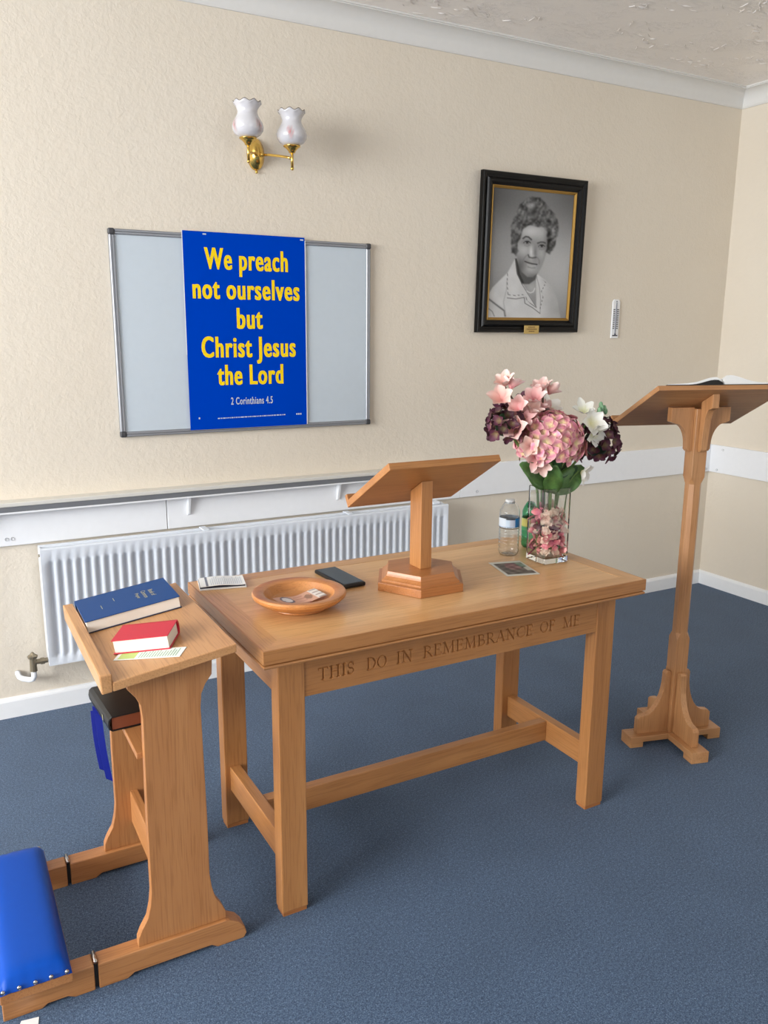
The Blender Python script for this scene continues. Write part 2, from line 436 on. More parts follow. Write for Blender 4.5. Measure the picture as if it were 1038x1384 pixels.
# ------------------------------------------------------------------ ledge shelf on the dado board
sh = thing('wall_shelf', 'narrow off-white wall ledge with grey front edge above the radiator', 'shelf', (0, -.016, .82))
so = (0, -.016, .82)
MB().box(-1.2, 1.75, -.066, 0, .846, .862).build('plank', 'shelf_paint', sh, off=so, bevel=.003)
MB().box(-1.2, 1.75, -.062, -.054, .826, .8459).build('edge_strip', 'grey_edge', sh, off=so)
MB().box(-1.2, 1.75, -.064, -.040, .820, .8258).build('lower_lip', 'white_paint', sh, off=so)
for x in (-.145, .605, 1.285):
    m = MB(); m.prism([(-.016, .823), (-.050, .823), (-.034, .775), (-.026, .745), (-.0165, .738)], 'x', x - .006, x + .006)
    m.build('bracket', 'white_paint', sh, off=so, bevel=.002)

# ------------------------------------------------------------------ radiator
RX0, RX1, RZ0, RZ1 = .0172, 1.8256, .2207, .6854
ro = ((RX0 + RX1) / 2, -.05, RZ0)
rad = thing('radiator', 'long white ribbed panel radiator fixed low on the back wall', 'radiator', ro)
def rad_panel(yf, yb, depth):
    # pressed steel sheet: recessed channels between flat ribs
    m = MB(); pitch = .0341; n = int((RX1 - RX0 - .008) / pitch); xs0 = RX0 + (RX1 - RX0 - n * pitch) / 2
    xs = [RX0]; ds = [0]
    for i in range(n):
        a = xs0 + i * pitch
        for q, d in ((.0075, 0), (.0130, 1), (.0245, 1), (.030, 0)): xs.append(a + q); ds.append(d)
    xs.append(RX1); ds.append(0)
    zs = [(RZ0, 0), (RZ0 + .030, 0), (RZ0 + .046, 1), (RZ1 - .062, 1), (RZ1 - .046, 0), (RZ1 - .006, 0)]
    v = []
    for z, zd in zs:
        for x, d in zip(xs, ds): v.append((x, yf + depth * d * zd, z))
    W = len(xs); f = [(j * W + i, j * W + i + 1, (j + 1) * W + i + 1, (j + 1) * W + i) for j in range(len(zs) - 1) for i in range(W - 1)]
    m.add(v, f)
    # rolled top edge, side returns and back
    e = [(yf, RZ1 - .006), (yf + .002, RZ1 - .001), (yf + .006, RZ1), (yb - .002, RZ1), (yb, RZ1 - .004), (yb, RZ0), (yf, RZ0)]
    vv = [(RX0, y, z) for y, z in e] + [(RX1, y, z) for y, z in e]; q = len(e)
    m.add(vv, [tuple(range(q)), tuple(range(2 * q - 1, q - 1, -1))] + [(i, i + 1, i + 1 + q, i + q) for i in range(q - 1)])
    return m
shade_auto(rad_panel(-.104, -.088, .010).build('front_panel', 'radiator_enamel', rad, off=ro), 50)
rad_panel(-.052, -.038, .004).build('back_panel', 'radiator_enamel', rad, off=ro)
MB().box(RX0 + .004, RX1 - .004, -.0875, -.0525, RZ1 - .10, RZ1 - .016).build('convector_fin', 'radiator_enamel', rad, off=ro)
for a in (RX0 + .001, RX1 - .007): MB().box(a, a + .006, -.0876, -.0525, RZ0 + .01, RZ1 - .004).build('side_cap', 'radiator_enamel', rad, off=ro)
for x in (.64, 1.30):
    MB().box(x, x + .026, -.100, -.036, RZ1 + .0002, RZ1 + .005).build('top_clip', 'radiator_enamel', rad, off=ro, bevel=.0015)
MB().box(RX1 - .075, RX1 - .035, -.085, -.045, RZ1 + .0002, RZ1 + .013).build('top_clip', 'radiator_enamel', rad, off=ro, bevel=.003)
for x in (.3, 1.5): MB().box(x, x + .03, -.0378, -.0005, .28, .62).build('wall_bracket', 'radiator_enamel', rad, off=ro)
MB().tube([(RX0 - .004, -.082, .655), (RX0 + .003, -.082, .655)], .006, 8).build('bleed_plug', 'valve_metal', rad, off=ro)
v = MB(); v.tube([(-.037, -.07, .200), (-.037, -.07, .252)], [.014, .012], 12); v.tube([(-.037, -.07, .235), (.016, -.07, .235)], [.010, .010], 12)
v.tube([(-.010, -.07, .235), (.004, -.07, .235)], .014, 6)
vo = v.build('valve', 'valve_metal', rad, off=ro)
MB().tube([(-.037, -.07, .2523), (-.037, -.07, .262), (-.037, -.07, .268), (-.037, -.07, .276)], [.017, .019, .010, .004], 8).build('valve_head', 'valve_metal', vo)
for o_ in vo.children: o_.data.transform(Matrix.Translation((-ro[0], -ro[1], -ro[2])))
MB().tube([(-.037, -.07, .199), (-.037, -.07, .178), (-.041, -.066, .166), (-.052, -.056, .161), (-.075, -.034, .161), (-.086, -.022, .166), (-.090, -.012, .178), (-.090, -.003, .178)], .0105, 12).build('pipe', 'pipe_white', rad, off=ro, smooth=True)

# ------------------------------------------------------------------ whiteboard and poster
WX, WZ, WW, WH = .3529, 1.0755, 1.0944, .7758
wo = (WX + WW / 2, 0, WZ)
wb = thing('whiteboard', 'wall-mounted whiteboard with aluminium frame and dark corner caps', 'whiteboard', wo)
MB().box(WX + .01, WX + WW - .01, -.014, -.001, WZ + .01, WZ + WH - .01).build('writing_surface', 'whiteboard_face', wb, off=wo)
def wbstrip(a, b, vertical):
    prof = [(-.001, 0), (-.019, 0), (-.021, .003), (-.021, .008), (-.0185, .0095), (-.021, .011), (-.021, .017), (-.018, .020), (-.0142, .020), (-.0142, .0105), (-.001, .0105)]
    return prof
for i, (side) in enumerate(('bottom', 'top', 'left', 'right')):
    prof = wbstrip(0, 0, 0); m = MB()
    if side == 'bottom': m.prism([(y, WZ + d) for y, d in prof], 'x', WX + .022, WX + WW - .022)
    if side == 'top': m.prism([(y, WZ + WH - d) for y, d in prof], 'x', WX + .022, WX + WW - .022)
    if side == 'left': m.prism([(WX + d, y) for y, d in prof], 'z', WZ + .022, WZ + WH - .022)
    if side == 'right': m.prism([(WX + WW - d, y) for y, d in prof], 'z', WZ + .022, WZ + WH - .022)
    m.build('frame_strip', 'aluminium', wb, off=wo)
for sx in (0, 1):
    for sz in (0, 1):
        cx = WX + (WW if sx else 0); cz = WZ + (WH if sz else 0); dx = -1 if sx else 1; dz = -1 if sz else 1
        MB().box(min(cx - dx * .002, cx + dx * .0218), max(cx - dx * .002, cx + dx * .0218), -.024, -.001, min(cz - dz * .002, cz + dz * .0218), max(cz - dz * .002, cz + dz * .0218)).build('corner_cap', 'dark_plastic', wb, off=wo, bevel=.006, seg=3)
PX, PZ, PW, PH = .627, 1.089, .510, .771
po = (PX, -.0215, PZ)
ps = thing('poster', 'bright blue text poster with yellow lettering fixed over the whiteboard', 'poster', po)
MB().box(0, PW, -.0012, 0, 0, PH).build('sheet', 'poster_blue', ps)
MB().box(PW + .0002, PW + .004, -.0010, 0, .002, PH - .012).build('white_edge', 'poster_white', ps)
MB().box(-.003, -.0002, -.0010, 0, .30, PH).build('white_edge', 'poster_white', ps)
def poster_line(body, x0, x1, zb, ztop, ref, mat, bold=.014, name='lettering', fat=.0):
    v, f = text_mesh(body, bold, 4, 1.14); r, _ = text_mesh(ref, bold)
    sx = (x1 - x0) / (v[:, 0].max() - v[:, 0].min()); sz = (ztop - zb) / r[:, 1].max()
    m = MB(); k_ = fat * sx
    for i_, q_ in enumerate((-1, -.5, 0, .5, 1)):
        sx_ = (x1 - x0 - 2 * k_) / (v[:, 0].max() - v[:, 0].min())
        for j_, dz_ in enumerate((-.25, .25)):
            m.add([(x0 + k_ + q_ * k_ + (a - v[:, 0].min()) * sx_, -.0015 - .00006 * (2 * i_ + j_), zb + b * sz + dz_ * fat * sz * .6) for a, b, _ in v], f)
    return m.build(name, mat, ps)
for body, x0, x1, zb, zt in (('We preach', .083, .434, .633, .712), ('not ourselves', .031, .484, .519, .597), ('but', .208, .319, .404, .484),
                             ('Christ Jesus', .058, .463, .290, .370), ('the Lord', .119, .405, .179, .258)):
    poster_line(body, x0, x1, zb, zt, 'h', 'poster_yellow', .008, fat=.034)
poster_line('2 Corinthians 4.5', .173, .355, .097, .126, 'h', 'poster_pale', .004, fat=.02)
m = MB(); x = .115
while x < .410:
    w = random.choice((.004, .006, .009, .012)); z = .0405 + (x - .115) * .012; m.box(x, min(x + w, .412), -.0015, -.00121, z, z + .0045); x += w + .003
for a in (.035, .461, .470, .479): m.box(a, a + .006, -.0015, -.00121, .043, .050)
m.build('fine_print', 'poster_pale', ps, kind='stuff')
for sx in (.08, .49): MB().box(sx, sx + .014, -.002, -.0013, PH - .012, PH - .007).build('tape_tab', 'poster_pale', ps)

# ------------------------------------------------------------------ portrait picture
def poly_sd(X, Y, poly):
    p = np.asarray(poly, float); n = len(p); d = np.full(X.shape, 1e9); ins = np.zeros(X.shape, bool)
    for i in range(n):
        ax, ay = p[i]; bx, by = p[(i + 1) % n]; ex, ey = bx - ax, by - ay
        t = np.clip(((X - ax) * ex + (Y - ay) * ey) / (ex * ex + ey * ey + 1e-12), 0, 1)
        d = np.minimum(d, np.hypot(X - ax - t * ex, Y - ay - t * ey))
        c = ((ay > Y) != (by > Y)) & (X < (bx - ax) * (Y - ay) / ((by - ay) if abs(by - ay) > 1e-9 else 1e-9) + ax); ins ^= c
    return np.where(ins, -d, d)
def line_d(X, Y, pts):
    d = np.full(X.shape, 1e9)
    for (ax, ay), (bx, by) in zip(pts[:-1], pts[1:]):
        ex, ey = bx - ax, by - ay; t = np.clip(((X - ax) * ex + (Y - ay) * ey) / (ex * ex + ey * ey + 1e-12), 0, 1)
        d = np.minimum(d, np.hypot(X - ax - t * ex, Y - ay - t * ey))
    return d
def sm(d, w): return np.clip(.5 - d / (2 * w), 0, 1) ** 2 * (3 - 2 * np.clip(.5 - d / (2 * w), 0, 1))
def vnoise(X, Y, s, seed):
    r = np.random.default_rng(seed); g = r.random((64, 64)); x = X / s; y = Y / s
    i = np.floor(x).astype(int); j = np.floor(y).astype(int); fx = x - i; fy = y - j; fx = fx * fx * (3 - 2 * fx); fy = fy * fy * (3 - 2 * fy)
    G = lambda a, b: g[a % 64, b % 64]
    return (G(i, j) * (1 - fx) + G(i + 1, j) * fx) * (1 - fy) + (G(i, j + 1) * (1 - fx) + G(i + 1, j + 1) * fx) * fy
def portrait(X, Y):
    def blend(I, a, v): return I * (1 - a) + v * a
    def blob(cx, cy, rx, ry): return np.exp(-(((X - cx) / rx) ** 2 + ((Y - cy) / ry) ** 2))
    I = .47 + .24 * blob(700, 800, 420, 480) + .10 * blob(150, 760, 300, 420)
    I = I - .12 * blob(60, 60, 300, 260) - .10 * blob(850, 100, 220, 300)
    # jacket
    jk = [(0, 1300), (10, 1065), (60, 985), (130, 915), (210, 838), (240, 780), (285, 698), (310, 720), (400, 900), (480, 860), (500, 850), (570, 900), (640, 965), (690, 1080), (730, 1300)]
    jv = .80 - .16 * np.clip((X - 520) / 200, 0, 1) + .05 * (vnoise(X, Y, 70, 3) - .5)
    I = blend(I, sm(poly_sd(X, Y, jk), 8), jv)
    # chest, neck
    I = blend(I, sm(poly_sd(X, Y, [(350, 930), (400, 880), (485, 860), (487, 1000), (488, 1165), (420, 1050)]), 7), .58 + .1 * blob(450, 980, 60, 60))
    I = blend(I, sm(poly_sd(X, Y, [(292, 700), (330, 760), (420, 850), (500, 830), (480, 900), (420, 945), (350, 945), (310, 850)]), 8), .34)
    I = blend(I, .75 * sm(poly_sd(X, Y, [(283, 705), (300, 700), (330, 850), (370, 935), (345, 935), (300, 850)]), 7), .16)
    # ear
    I = blend(I, sm(poly_sd(X, Y, [(262, 560), (300, 560), (312, 680), (285, 680), (268, 620)]), 8), .50)
    # face
    fc = [(318, 520), (340, 440), (380, 385), (540, 385), (592, 430), (598, 520), (586, 630), (566, 710), (540, 780), (508, 835), (455, 878), (400, 876), (345, 828), (312, 750), (300, 680)]
    fv = .60 + .18 * blob(440, 440, 110, 60) + .12 * blob(370, 620, 60, 60) + .07 * blob(540, 650, 40, 50) - .20 * blob(320, 780, 60, 90) - .10 * blob(590, 560, 30, 180) + .10 * blob(430, 800, 50, 30) - .12 * blob(470, 870, 90, 24) + .04 * blob(545, 470, 40, 60)
    I = blend(I, sm(poly_sd(X, Y, fc), 9), fv)
    # nose
    I = blend(I, .85 * blob(438, 640, 17, 62), .86)
    I = blend(I, .55 * blob(480, 640, 13, 55), .42)
    I = blend(I, .8 * sm(line_d(X, Y, [(410, 665), (420, 688), (450, 694), (485, 688)]) - 6, 7), .26)
    I = blend(I, .6 * blob(452, 672, 16, 12), .78)
    # brows and eyes
    I = blend(I, .85 * sm(line_d(X, Y, [(360, 508), (385, 490), (412, 494), (440, 518)]) - 7, 7), .22)
    I = blend(I, .85 * sm(line_d(X, Y, [(502, 552), (530, 542), (556, 542), (574, 550)]) - 6, 7), .22)
    I = blend(I, .5 * blob(398, 545, 52, 28), .38); I = blend(I, .5 * blob(540, 577, 40, 26), .38)
    for cx, cy, rx in ((400, 545, 26), (541, 578, 23)):
        I = blend(I, .9 * sm(line_d(X, Y, [(cx - rx - 6, cy + 5), (cx - rx / 2, cy - 9), (cx + rx / 2, cy - 9), (cx + rx + 4, cy + 4)]) - 4, 5), .12)
        I = blend(I, .9 * blob(cx, cy + 1, 12, 11), .08); I = blend(I, .7 * blob(cx - 20, cy + 4, 8, 6), .74); I = blend(I, .5 * blob(cx + 20, cy + 4, 7, 5), .7)
        I = blend(I, .5 * sm(line_d(X, Y, [(cx - rx, cy + 30), (cx, cy + 38), (cx + rx, cy + 28)]) - 3, 7), .44)
    # mouth and smile lines
    I = blend(I, .9 * sm(line_d(X, Y, [(378, 728), (410, 740), (450, 750), (494, 756)]) - 5, 6), .17)
    I = blend(I, .55 * sm(line_d(X, Y, [(405, 758), (440, 770), (478, 770)]) - 7, 8), .74)
    I = blend(I, .5 * sm(line_d(X, Y, [(410, 782), (445, 792), (475, 788)]) - 4, 8), .42)
    I = blend(I, .45 * sm(line_d(X, Y, [(395, 670), (368, 700), (358, 735)]) - 4, 9), .40)
    I = blend(I, .45 * sm(line_d(X, Y, [(500, 690), (518, 720), (516, 750)]) - 4, 9), .36)
    # hair
    hr = [(252, 640), (248, 540), (243, 420), (266, 335), (304, 262), (332, 195), (384, 134), (446, 108), (520, 124), (574, 172), (606, 226), (648, 262), (684, 320), (696, 400), (684, 480), (668, 560), (645, 615), (612, 648), (586, 632), (598, 560), (594, 430), (566, 396), (500, 388), (440, 372), (392, 388), (356, 420), (336, 480), (318, 520), (300, 556), (306, 630), (286, 660)]
    nz = vnoise(X + 25 * np.sin(Y / 40), Y + 25 * np.sin(X / 38), 42, 5) * .6 + vnoise(X, Y, 18, 9) * .4
    hv = .13 + .42 * nz + .20 * blob(385, 300, 60, 50) + .14 * blob(480, 210, 70, 50) + .12 * blob(650, 380, 30, 90) + .12 * blob(290, 420, 40, 60) - .10 * blob(500, 350, 90, 24) - .12 * blob(600, 520, 24, 90)
    hv = hv + .06 * np.sin((X + 60 * vnoise(X, Y, 60, 31)) / 11 + (Y + 90 * vnoise(X, Y, 80, 32)) / 17) * (.5 + nz * .5)
    I = blend(I, sm(poly_sd(X, Y, hr) - 6 + 14 * (vnoise(X, Y, 30, 21) - .5), 12), hv)
    # jacket details
    for pts, w, val in (([(207, 1082), (290, 1090), (372, 1074), (378, 1130), (450, 1170), (525, 1226)], 5, .18), ([(20, 1090), (100, 1150), (178, 1206), (186, 1255)], 11, .22), ([(15, 1180), (60, 1215), (80, 1260)], 7, .4), ([(283, 700), (300, 830), (345, 940), (420, 1060), (488, 1165)], 5, .3), ([(490, 870), (520, 980), (530, 1090), (525, 1220)], 5, .5), ([(205, 900), (200, 1000), (170, 1120), (190, 1240)], 8, .66)):
        I = blend(I, .85 * sm(line_d(X, Y, pts) - w / 2, w), val)
    s = X + Y
    for pts in ([(210, 835), (206, 930), (214, 1050), (290, 1058), (370, 1046)], [(385, 1055), (400, 1110), (490, 1170)], [(500, 870), (580, 930), (535, 1020), (555, 1060), (525, 1180)]):
        I = blend(I, .8 * sm(line_d(X, Y, pts) - 3, 5) * (np.sin((X - Y * 1.0) / 7.0) > -.1), .28)
    I = blend(I, .9 * sm(line_d(X, Y, [(398, 1012), (430, 1030), (460, 1018), (474, 985)]) - 4, 5), .88)
    return np.clip(I + .02 * (vnoise(X, Y, 6, 2) - .5), 0, 1)
def homog(src, dst):
    A = []
    for (x, y), (u, v) in zip(src, dst):
        A.append([x, y, 1, 0, 0, 0, -u * x, -u * y, -u]); A.append([0, 0, 0, x, y, 1, -v * x, -v * y, -v])
    return np.linalg.svd(np.array(A, float))[2][-1].reshape(3, 3)
FW, FH = .618, .720
pic = thing('framed_portrait', 'black and gilt framed black-and-white portrait photograph of a person in a pale jacket', 'picture', (2.009, -.006, 1.482), (.029, -.004, 0))
def frame_side(prof, w, h, i):
    """mitred moulding: prof = (inset, y) across the moulding"""
    c = [((lambda d: (d, d))), (lambda d: (w - d, d)), (lambda d: (w - d, h - d)), (lambda d: (d, h - d))]
    a, b = c[i], c[(i + 1) % 4]; n = len(prof)
    v = [(a(d)[0], y, a(d)[1]) for d, y in prof] + [(b(d)[0], y, b(d)[1]) for d, y in prof]
    return MB().add(v, [tuple(range(n)), tuple(range(2 * n - 1, n - 1, -1))] + [(k, k + n, (k + 1) % n + n, (k + 1) % n) for k in range(n)])
fp = [(0, 0), (0, -.022), (.003, -.027), (.010, -.027), (.016, -.022), (.026, -.020), (.030, -.024), (.036, -.031), (.042, -.031), (.048, -.024), (.058, -.018), (.058, 0)]
gp = [(.0582, -.002), (.0582, -.0185), (.0615, -.0195), (.070, -.012), (.070, -.002)]
for i in range(4):
    shade_auto(frame_side(fp, FW, FH, i).build('frame_moulding', 'black_frame', pic), 50)
    frame_side(gp, FW, FH, i).build('gilt_slip', 'gilt', pic)
NX, NZ = 150, 186
pu = np.linspace(0, 1, NX); pv = np.linspace(0, 1, NZ); U, V = np.meshgrid(pu, pv)
Hm = homog([(0, 0), (1, 0), (1, 1), (0, 1)], [(75, 20), (850, 95), (772, 1266), (15, 1272)])
Wd = Hm[2, 0] * U + Hm[2, 1] * V + Hm[2, 2]
PXc = (Hm[0, 0] * U + Hm[0, 1] * V + Hm[0, 2]) / Wd; PYc = (Hm[1, 0] * U + Hm[1, 1] * V + Hm[1, 2]) / Wd
img = portrait(PXc, PYc)
g_ = np.where(img <= .04045, img / 12.92, ((img + .055) / 1.055) ** 2.4)
m = MB(); d0 = .070
m.v = [(d0 + u * (FW - 2 * d0), -.008, FH - d0 - v_ * (FH - 2 * d0)) for v_ in pv for u in pu]
m.f = [(j * NX + i, j * NX + i + 1, (j + 1) * NX + i + 1, (j + 1) * NX + i) for j in range(NZ - 1) for i in range(NX - 1)]
m.c = np.stack([g_.ravel(), g_.ravel(), g_.ravel() * 1.0, np.ones(g_.size)], 1)
m.build('photograph', 'photo_print', pic)
MB().box(.058, FW - .058, -.0065, 0, .058, FH - .058).build('backing', 'dark_plastic', pic)
pq = MB().box(.272, .362, -.0335, -.0312, -.006, .034).build('name_plaque', 'plaque_brass', pic, bevel=.001)
m = MB()
for zz, a, b in ((.024, .296, .338), (.014, .286, .348), (.004, .300, .334)):
    x = a
    while x < b: w = random.uniform(.004, .010); m.box(x, min(x + w, b), -.0341, -.0336, zz, zz + .0045); x += w + .002
m.build('engraving', 'plaque_print', pq, kind='stuff')

# ------------------------------------------------------------------ thermometer
th = thing('wall_thermometer', 'small white wall thermometer strip hanging right of the portrait', 'thermometer', (2.90, 0, 1.456))
m = MB(); m.prism([(-.024, 0), (.024, 0), (.024, .185), (.016, .197), (-.016, .197), (-.024, .185)], 'y', -.010, -.001); m.build('plate', 'white_paint', th, bevel=.002)
MB().tube([(0, -.0115, .022), (0, -.0115, .180)], .0022, 8).build('tube', 'print_grey', th)
MB().ball((0, -.0115, .020), .0042).build('bulb', 'print_dark', th, smooth=True)
m = MB()
for i in range(11):
    z = .048 + i * .0095
    m.box(-.019, -.007, -.0107, -.01005, z, z + .0045); m.box(.006, .018, -.0107, -.01005, z, z + .0045)
m.box(-.018, .018, -.0107, -.01005, .010, .016); m.build('scale_marks', 'print_dark', th, kind='stuff')
MB().tube([(0, -.0112, .186), (0, -.0106, .186)], .004, 8).build('hang_hole', 'print_grey', th)

# ------------------------------------------------------------------ twin wall light
sc_ = thing('wall_light', 'twin brass wall light with two white frilled floral glass shades', 'wall light', (.940, 0, 2.165))
m = MB()
prof = [(0, 0)]
N = 28; rings = [(1.0, 0), (1.0, .006), (.93, .012), (.78, .018), (.70, .026), (.52, .034), (.28, .040), (0.02, .043)]
for s_, y in rings:
    for i in range(N):
        a = 2 * PI * i / N; m.v.append((.036 * s_ * cos(a), -.0005 - y, .060 * s_ * sin(a)))
for j in range(len(rings) - 1):
    for i in range(N): m.f.append((j * N + i, j * N + (i + 1) % N, (j + 1) * N + (i + 1) % N, (j + 1) * N + i))
m.f.append(tuple(range(N))); m.f.append(tuple(range((len(rings) - 1) * N, len(rings) * N)))
m.build('back_plate', 'brass', sc_, smooth=True)
MB().ball((0, -.010, -.066), .006).build('plate_finial', 'brass', sc_, smooth=True)
def shade_profile():
    return [(r_, z_ * .90) for r_, z_ in ((.016, 0), (.030, .002), (.047, .012), (.057, .028), (.059, .042), (.055, .058), (.046, .074), (.039, .088), (.037, .098), (.039, .108), (.043, .118), (.048, .127), (.053, .134))]
for k, sx in enumerate((-1, 1)):
    ax, ay, az = sx * .088, -.165, .022 if sx < 0 else .012
    pts = [(sx * .012, -.040, -.006), (sx * .030, -.075, -.010), (sx * .055, -.115, -.018), (sx * .078, -.148, -.026), (ax, ay, az - .046)]
    arm = MB().tube(pts, .005, 10).build('arm', 'brass', sc_, smooth=True)
    MB().ball((sx * .012, -.044, -.006), .010).build('arm_boss', 'brass', arm, smooth=True)
    st = MB().tube([(ax, ay, az - .078), (ax, ay, az - .012)], .0055, 10).build('stem', 'brass', sc_, smooth=True)
    MB().ball((ax, ay, az - .081), .0068).build('stem_knob', 'brass', st, smooth=True)
    MB().lathe([(.004, -.026), (.012, -.024), (.014, -.018), (.024, -.008), (.033, -.002), (.033, .001), (.0, .001)], 20, (ax, ay, az)).build('cup', 'brass', sc_, smooth=True)
    n = 64; pr = shade_profile(); inner = [(r - .003, z + .001) for r, z in pr][::-1]
    mm = len(pr); full = pr + inner
    def zm(a, j, mm=mm):
        jj = j if j < mm else 2 * mm - 1 - j
        return .0040 * cos(9 * a) * (max(0, jj - (mm - 4)) / 3.0) ** 2
    m = MB().lathe(full, n, (ax, ay, az + .0015), zm, closed=True)
    cc = []
    c0 = lin((208, 206, 209)); pk = lin((190, 92, 92)); gn = lin((120, 112, 96))
    for i in range(n):
        a = 2 * PI * i / n
        for j, (r, z) in enumerate(full):
            c = c0
            for a0 in ((-2.05, .25, 2.3) if sx > 0 else (-1.05, -2.95, 1.2)):
                da = (a - a0 + PI) % (2 * PI) - PI; dx = da * .056; dz = z - .040
                w = np.exp(-((dx + .3 * (dz)) / .012) ** 2 - (dz / .020) ** 2) * (.75 + .25 * sin(i * 2.4) * sin(j * 2.1))
                if j < mm and w > .18: c = tuple(c0[q] * (1 - w) + (pk if (i + j) % 3 else gn)[q] * w for q in range(3)) + (1,)
            cc.append(c)
    m.c = cc; shd = m.build('glass_shade', 'opal_glass', sc_, smooth=True)
    rim = [(ax + .0515 * cos(2 * PI * i / 72), ay + .0515 * sin(2 * PI * i / 72), az + .0015 + .1220 + .0040 * cos(9 * 2 * PI * i / 72)) for i in range(73)]
    MB().tube(rim, .0012, 6, False).build('rim_line', 'stem_brown', shd)

# ------------------------------------------------------------------ communion table
TX, TY, TYAW, TL, TW, TH = .3276, -1.626, .0079, 1.2193, .6116, .7667
tb_ = thing('communion_table', 'oak communion table with carved lettering along the front rail', 'table', (TX, TY, 0), (0, 0, TYAW))
bw = .056
outer = [(0, 0), (TL, 0), (TL, TW), (0, TW)]; inn = [(bw, bw), (TL - bw, bw), (TL - bw, TW - bw), (bw, TW - bw)]
for i in range(4):
    k = (i + 1) % 4
    lp_ = .004; mid_ = [(lp_, lp_), (TL - lp_, lp_), (TL - lp_, TW - lp_), (lp_, TW - lp_)]
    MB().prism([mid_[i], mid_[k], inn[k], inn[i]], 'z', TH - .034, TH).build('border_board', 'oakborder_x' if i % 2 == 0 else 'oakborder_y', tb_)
    MB().prism([outer[i], outer[k], mid_[k], mid_[i]], 'z', TH - .034, TH - .0003).build('shaded_edge_strip', 'oak_x' if i % 2 == 0 else 'oak_y', tb_)  # added strip; its darker oak paints in the shade on the top's edge
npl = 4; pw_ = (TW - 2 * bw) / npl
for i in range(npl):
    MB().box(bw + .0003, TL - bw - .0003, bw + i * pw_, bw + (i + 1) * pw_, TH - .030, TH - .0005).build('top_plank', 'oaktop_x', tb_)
# moulding under the edge
mo = [(.007, -.0342), (.007, -.0375), (.002, -.0390), (.0005, -.0425), (.002, -.0460), (.008, -.049), (.030, -.049), (.030, -.0342)]
for i in range(4):
    c = [lambda d: (d, d), lambda d: (TL - d, d), lambda d: (TL - d, TW - d), lambda d: (d, TW - d)]
    a, b = c[i], c[(i + 1) % 4]; n = len(mo)
    v = [(*a(d), TH + z) for d, z in mo] + [(*b(d), TH + z) for d, z in mo]
    MB().add(v, [tuple(range(n)), tuple(range(2 * n - 1, n - 1, -1))] + [(q, q + n, (q + 1) % n + n, (q + 1) % n) for q in range(n)]).build('edge_moulding', 'oak_x' if i % 2 == 0 else 'oak_y', tb_)
LO, LOY, LGX, LGY = .0574, .060, .0717, .046
for sx in (0, 1):
    for sy in (0, 1):
        ax = LO if not sx else TL - LO - LGX; ay = LOY if not sy else TW - LOY - LGY
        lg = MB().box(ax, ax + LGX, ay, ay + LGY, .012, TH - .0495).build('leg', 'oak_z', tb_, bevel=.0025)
        MB().box(ax + .003, ax + LGX - .003, ay + .003, ay + LGY - .003, 0, .0118).build('foot_pad', 'oakred_x', lg)
AZ0, AZ1 = .602, TH - .0495
for sx in (0, 1):
    ax = LO + .014 if not sx else TL - LO - LGX + .030
    MB().box(ax, ax + .028, LOY + LGY + .0003, TW - LOY - LGY - .0003, AZ0, AZ1).build('end_rail', 'oak_y', tb_, bevel=.0015)
MB().box(LO + LGX, TL - LO - LGX, TW - LOY - .034, TW - LOY - .006, AZ0, AZ1).build('back_rail', 'oak_x', tb_, bevel=.0015)
# carved front rail
GL = {}
TK, TN = .17, .095
def arc(cx, cy, rx, ry, a0, a1, n=14): return [(cx + rx * cos(a0 + (a1 - a0) * i / n), cy + ry * sin(a0 + (a1 - a0) * i / n)) for i in range(n + 1)]
def ser(x, y, w=.17): return ([(x - w, y), (x + w, y)], TN)
GL['T'] = (.92, [([(.46, 0), (.46, 1)], TK), ([(.04, 1), (.88, 1)], TN), ser(.46, 0), ([(.04, 1), (.03, .84)], TN), ([(.88, 1), (.89, .84)], TN)])
GL['H'] = (1.0, [([(.2, 0), (.2, 1)], TK), ([(.8, 0), (.8, 1)], TK), ([(.2, .52), (.8, .52)], TN), ser(.2, 0), ser(.2, 1), ser(.8, 0), ser(.8, 1)])
GL['I'] = (.44, [([(.22, 0), (.22, 1)], TK), ser(.22, 0), ser(.22, 1)])
GL['S'] = (.66, [(arc(.33, .75, .23, .25, .5, 1.5 * PI - .3, 12) + [(.42, .48)] + arc(.31, .26, .26, .26, 1.0, -PI + .5, 12), .12), ([(.54, .98), (.56, .74)], TN), ([(.06, .02), (.05, .28)], TN)])
GL['D'] = (1.0, [([(.2, 0), (.2, 1)], TK), ([(.04, 1), (.45, 1)] + arc(.45, .5, .48, .5, PI / 2, -PI / 2, 18) + [(.04, 0)], .09), (arc(.45, .5, .47, .42, .9, -.9, 10), TK)])
GL['O'] = (1.06, [(arc(.53, .5, .47, .5, 0, 2 * PI, 30), .08), (arc(.53, .5, .45, .45, .8, -.8, 10), .14), (arc(.53, .5, .45, .45, PI - .8, PI + .8, 10), .14)])
GL['N'] = (1.04, [([(.18, 0), (.18, 1)], TN), ([(.86, 0), (.86, 1)], TN), ([(.16, 1), (.86, 0)], TK), ser(.18, 0), ser(.86, 1), ([(0, 1), (.2, 1)], TN)])
GL['R'] = (.92, [([(.2, 0), (.2, 1)], TK), ([(.04, 1), (.42, 1)] + arc(.42, .75, .25, .25, PI / 2, -PI / 2, 12) + [(.2, .5)], .09), ([(.44, .5), (.86, 0)], .13), ser(.2, 0), ([(.82, 0), (.95, 0)], TN)])
GL['E'] = (.78, [([(.2, 0), (.2, 1)], TK), ([(.04, 1), (.68, 1)], TN), ([(.2, .52), (.56, .52)], TN), ([(.04, 0), (.72, 0)], TN), ([(.68, 1), (.69, .84)], TN), ([(.72, 0), (.75, .18)], TN), ([(.56, .62), (.56, .42)], TN)])
